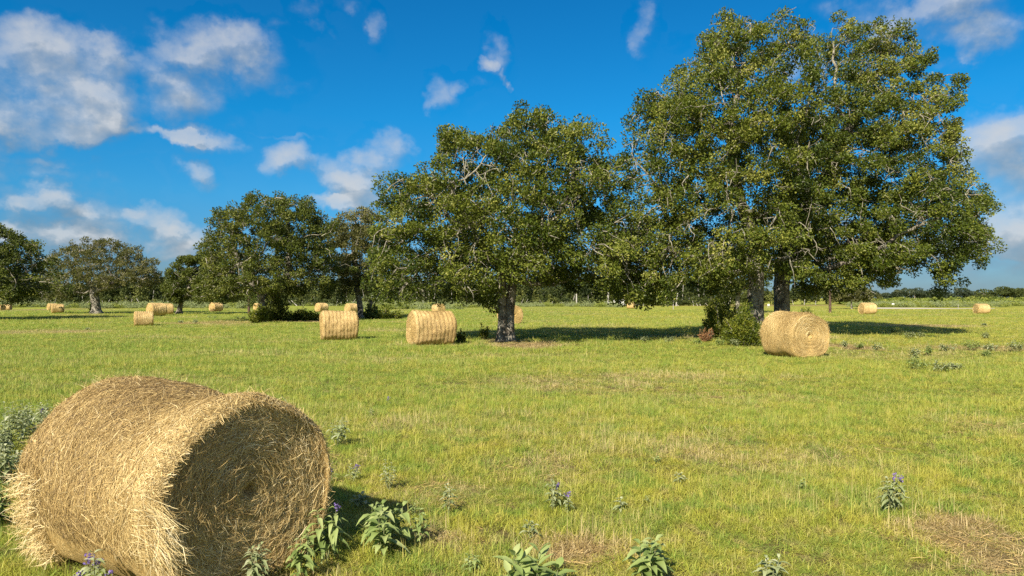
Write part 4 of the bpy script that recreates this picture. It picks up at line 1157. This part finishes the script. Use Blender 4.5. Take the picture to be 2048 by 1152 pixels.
def field_points(d0, d1, dens):
    """uniform points in the wedge seen from the camera, a little wider than the frame"""
    n = int(dens * ((d1 * d1 - d0 * d0) * .5 * 1.62 + 3.2 * (d1 - d0)))
    y = np.sqrt(rng.uniform(d0 * d0, d1 * d1, n)); x = (.81 * y + 1.6) * rng.uniform(-1, 1, n)
    return np.stack([x, y, np.zeros(n)], 1)
def thin(p, amount=.62):
    pw = p + .45 * np.stack([wob(p, 2.1, 1), wob(p, 2.3, 2), 0 * p[:, 0]], 1) + .25 * np.stack([wob(p, 6, 3), wob(p, 6, 4), 0 * p[:, 0]], 1)
    d = np.zeros(len(p))
    for x, y, rx, ry, a in DRY_W:
        d = np.maximum(d, a * np.clip(1 - ((pw[:, 0] - x) / rx) ** 2 - ((pw[:, 1] - y) / ry) ** 2, 0, 1))
    # not under the near bale
    lx = (p[:, 0] - cx) * math.cos(AX) + (p[:, 1] - cy) * math.sin(AX); ly = -(p[:, 0] - cx) * math.sin(AX) + (p[:, 1] - cy) * math.cos(AX)
    ok = ~((np.abs(lx) < bl_L / 2 - .05) & (np.abs(ly) < bl_W / 2 - .2))
    keep = ok & (rng.uniform(size=len(p)) > d * amount)
    return p[keep], d[keep]
def sizes(p, d, base):
    pt = np.clip(.9 + .28 * wob(p, .9, 5) + .30 * wob(p, 3.1, 6), .45, 1.7) * (1 - .55 * d)
    s = base * rng.uniform(.75, 1.3, len(p))
    return np.stack([s, s, s * pt], 1)
P_all, S_all = [], []
for (d0, d1, dens, sc_) in ((2.4, 8, 190, 1.0), (8, 14, 130, 1.1), (14, 24, 60, 1.4), (24, 42, 20, 2.1), (42, 75, 6, 3.2), (75, 120, 1.6, 5)):
    p, d = thin(field_points(d0, d1, dens)); P_all.append(p)
    s = sizes(p, d, sc_); s[:, 2] *= 1 / sc_ * (1 + .12 * (sc_ - 1)); S_all.append(s)
n_fine = sum(map(len, P_all))
P_all = np.concatenate(P_all); S_all = np.concatenate(S_all)
scatter('grass', P_all, rng.uniform(0, 6.28, len(P_all)), S_all, [tuft(400 + i, 42, .085, (.07, .085, .06, .10)[i], .0042, (1.1, 1.3, 1.7, .9)[i]) for i in range(4)],
        'short yellow-green grass covering the field', 'grass')
# taller loose tussocks standing out of the sward
p = field_points(3.6, 26, 1.2); k = wob(p, .8, 31) + .6 * wob(p, 2.5, 32) > .15; p, d = thin(p[k], .5)
sz = rng.uniform(.7, 1.35, (len(p), 1)) * np.ones((1, 3))
scatter('tall_grass', p, rng.uniform(0, 6.28, len(p)), sz, [tuft(430 + i, (30, 44, 60)[i], (.05, .08, .11)[i], (.14, .17, .13)[i], .004, (1.4, 1.7, 2.0)[i]) for i in range(3)],
        'taller arching grass tussocks in the near field', 'grass')
# dry stalks and thatch lying on the thin spots
def thatch(seed):
    r = np.random.RandomState(seed); n = 40
    p = np.stack([r.normal(size=n) * .07, r.normal(size=n) * .07, r.uniform(.004, .03, n)], 1)
    a = r.uniform(0, 6.28, n); tan = unit(np.stack([np.cos(a), np.sin(a), r.normal(size=n) * .15], 1))
    v, f = straws(p, np.tile([[0, 0, 1.]], (n, 1)), tan, .09 * r.uniform(.5, 1.5, n), .0035, r, np.zeros(n), .3)
    me = mesh_arrays('thatch', v, [f], STRAW, False, {'tint': np.tile(r.uniform(.0, .6, n), 3)})
    return bpy.data.objects.new('thatch', me)
pt = []
for x, y, rx, ry, a in DRY_W:
    if y > 14: continue
    n = int(34 * rx * ry * 3.14 * a)
    q = np.sqrt(rng.uniform(0, 1, n)); t = rng.uniform(0, 6.28, n)
    pt.append(np.stack([x + rx * q * np.cos(t), y + ry * q * np.sin(t), 0 * q], 1))
pt = np.concatenate(pt)
sz = rng.uniform(.7, 1.4, (len(pt), 1)) * np.ones((1, 3))
scatter('dry_thatch', pt, rng.uniform(0, 6.28, len(pt)), sz, [thatch(500 + i) for i in range(3)], 'dry brown thatch lying on bare spots of the field', 'thatch')
# pale sage-coloured weeds massed along the far side of the field
def sage_clump(seed, mat):
    r = np.random.RandomState(seed); n = 160
    c = np.stack([r.normal(size=n) * .45, r.normal(size=n) * .45, np.abs(r.normal(size=n)) * .33 + .08], 1)
    v, f = leaf_quads(c, r, .26, .12, .5)
    return bpy.data.objects.new('weed_clump', mesh_arrays('weed_clump', v, [f], mat, False, {'tint': np.clip(.5 + .25 * (c[:, 2] - .4) + r.normal(size=n) * .18, 0, 1)}))
pp = []
for (x0, x1, y0, y1, n) in ((-200, 1240, 609.5, 615.5, 2600), (-200, 640, 612, 617, 500), (1240, 1420, 608.5, 611, 260), (1700, 2150, 610.2, 614.6, 900), (480, 1100, 614, 619, 420)):
    for _ in range(n):
        px = rng.uniform(x0, x1); d = CAM_H * F_PX / (rng.uniform(y0, y1) - HORIZON)
        pp.append(((px - 1024) / F_PX * d, d, 0))
pp = np.array(pp); k = wob(pp, .10, 9) > -.55; pp = pp[k]
sz = rng.uniform(.6, 1.35, (len(pp), 1)) * np.ones((1, 3)); sz[:, 2] *= rng.uniform(.7, 1.2, len(pp))
scatter('weed_strip', pp, rng.uniform(0, 6.28, len(pp)), sz, [sage_clump(600, STRIPM), sage_clump(601, STRIPM), sage_clump(602, SCRUB)], 'pale sage-coloured weeds massed along the far side of the field', 'weeds')
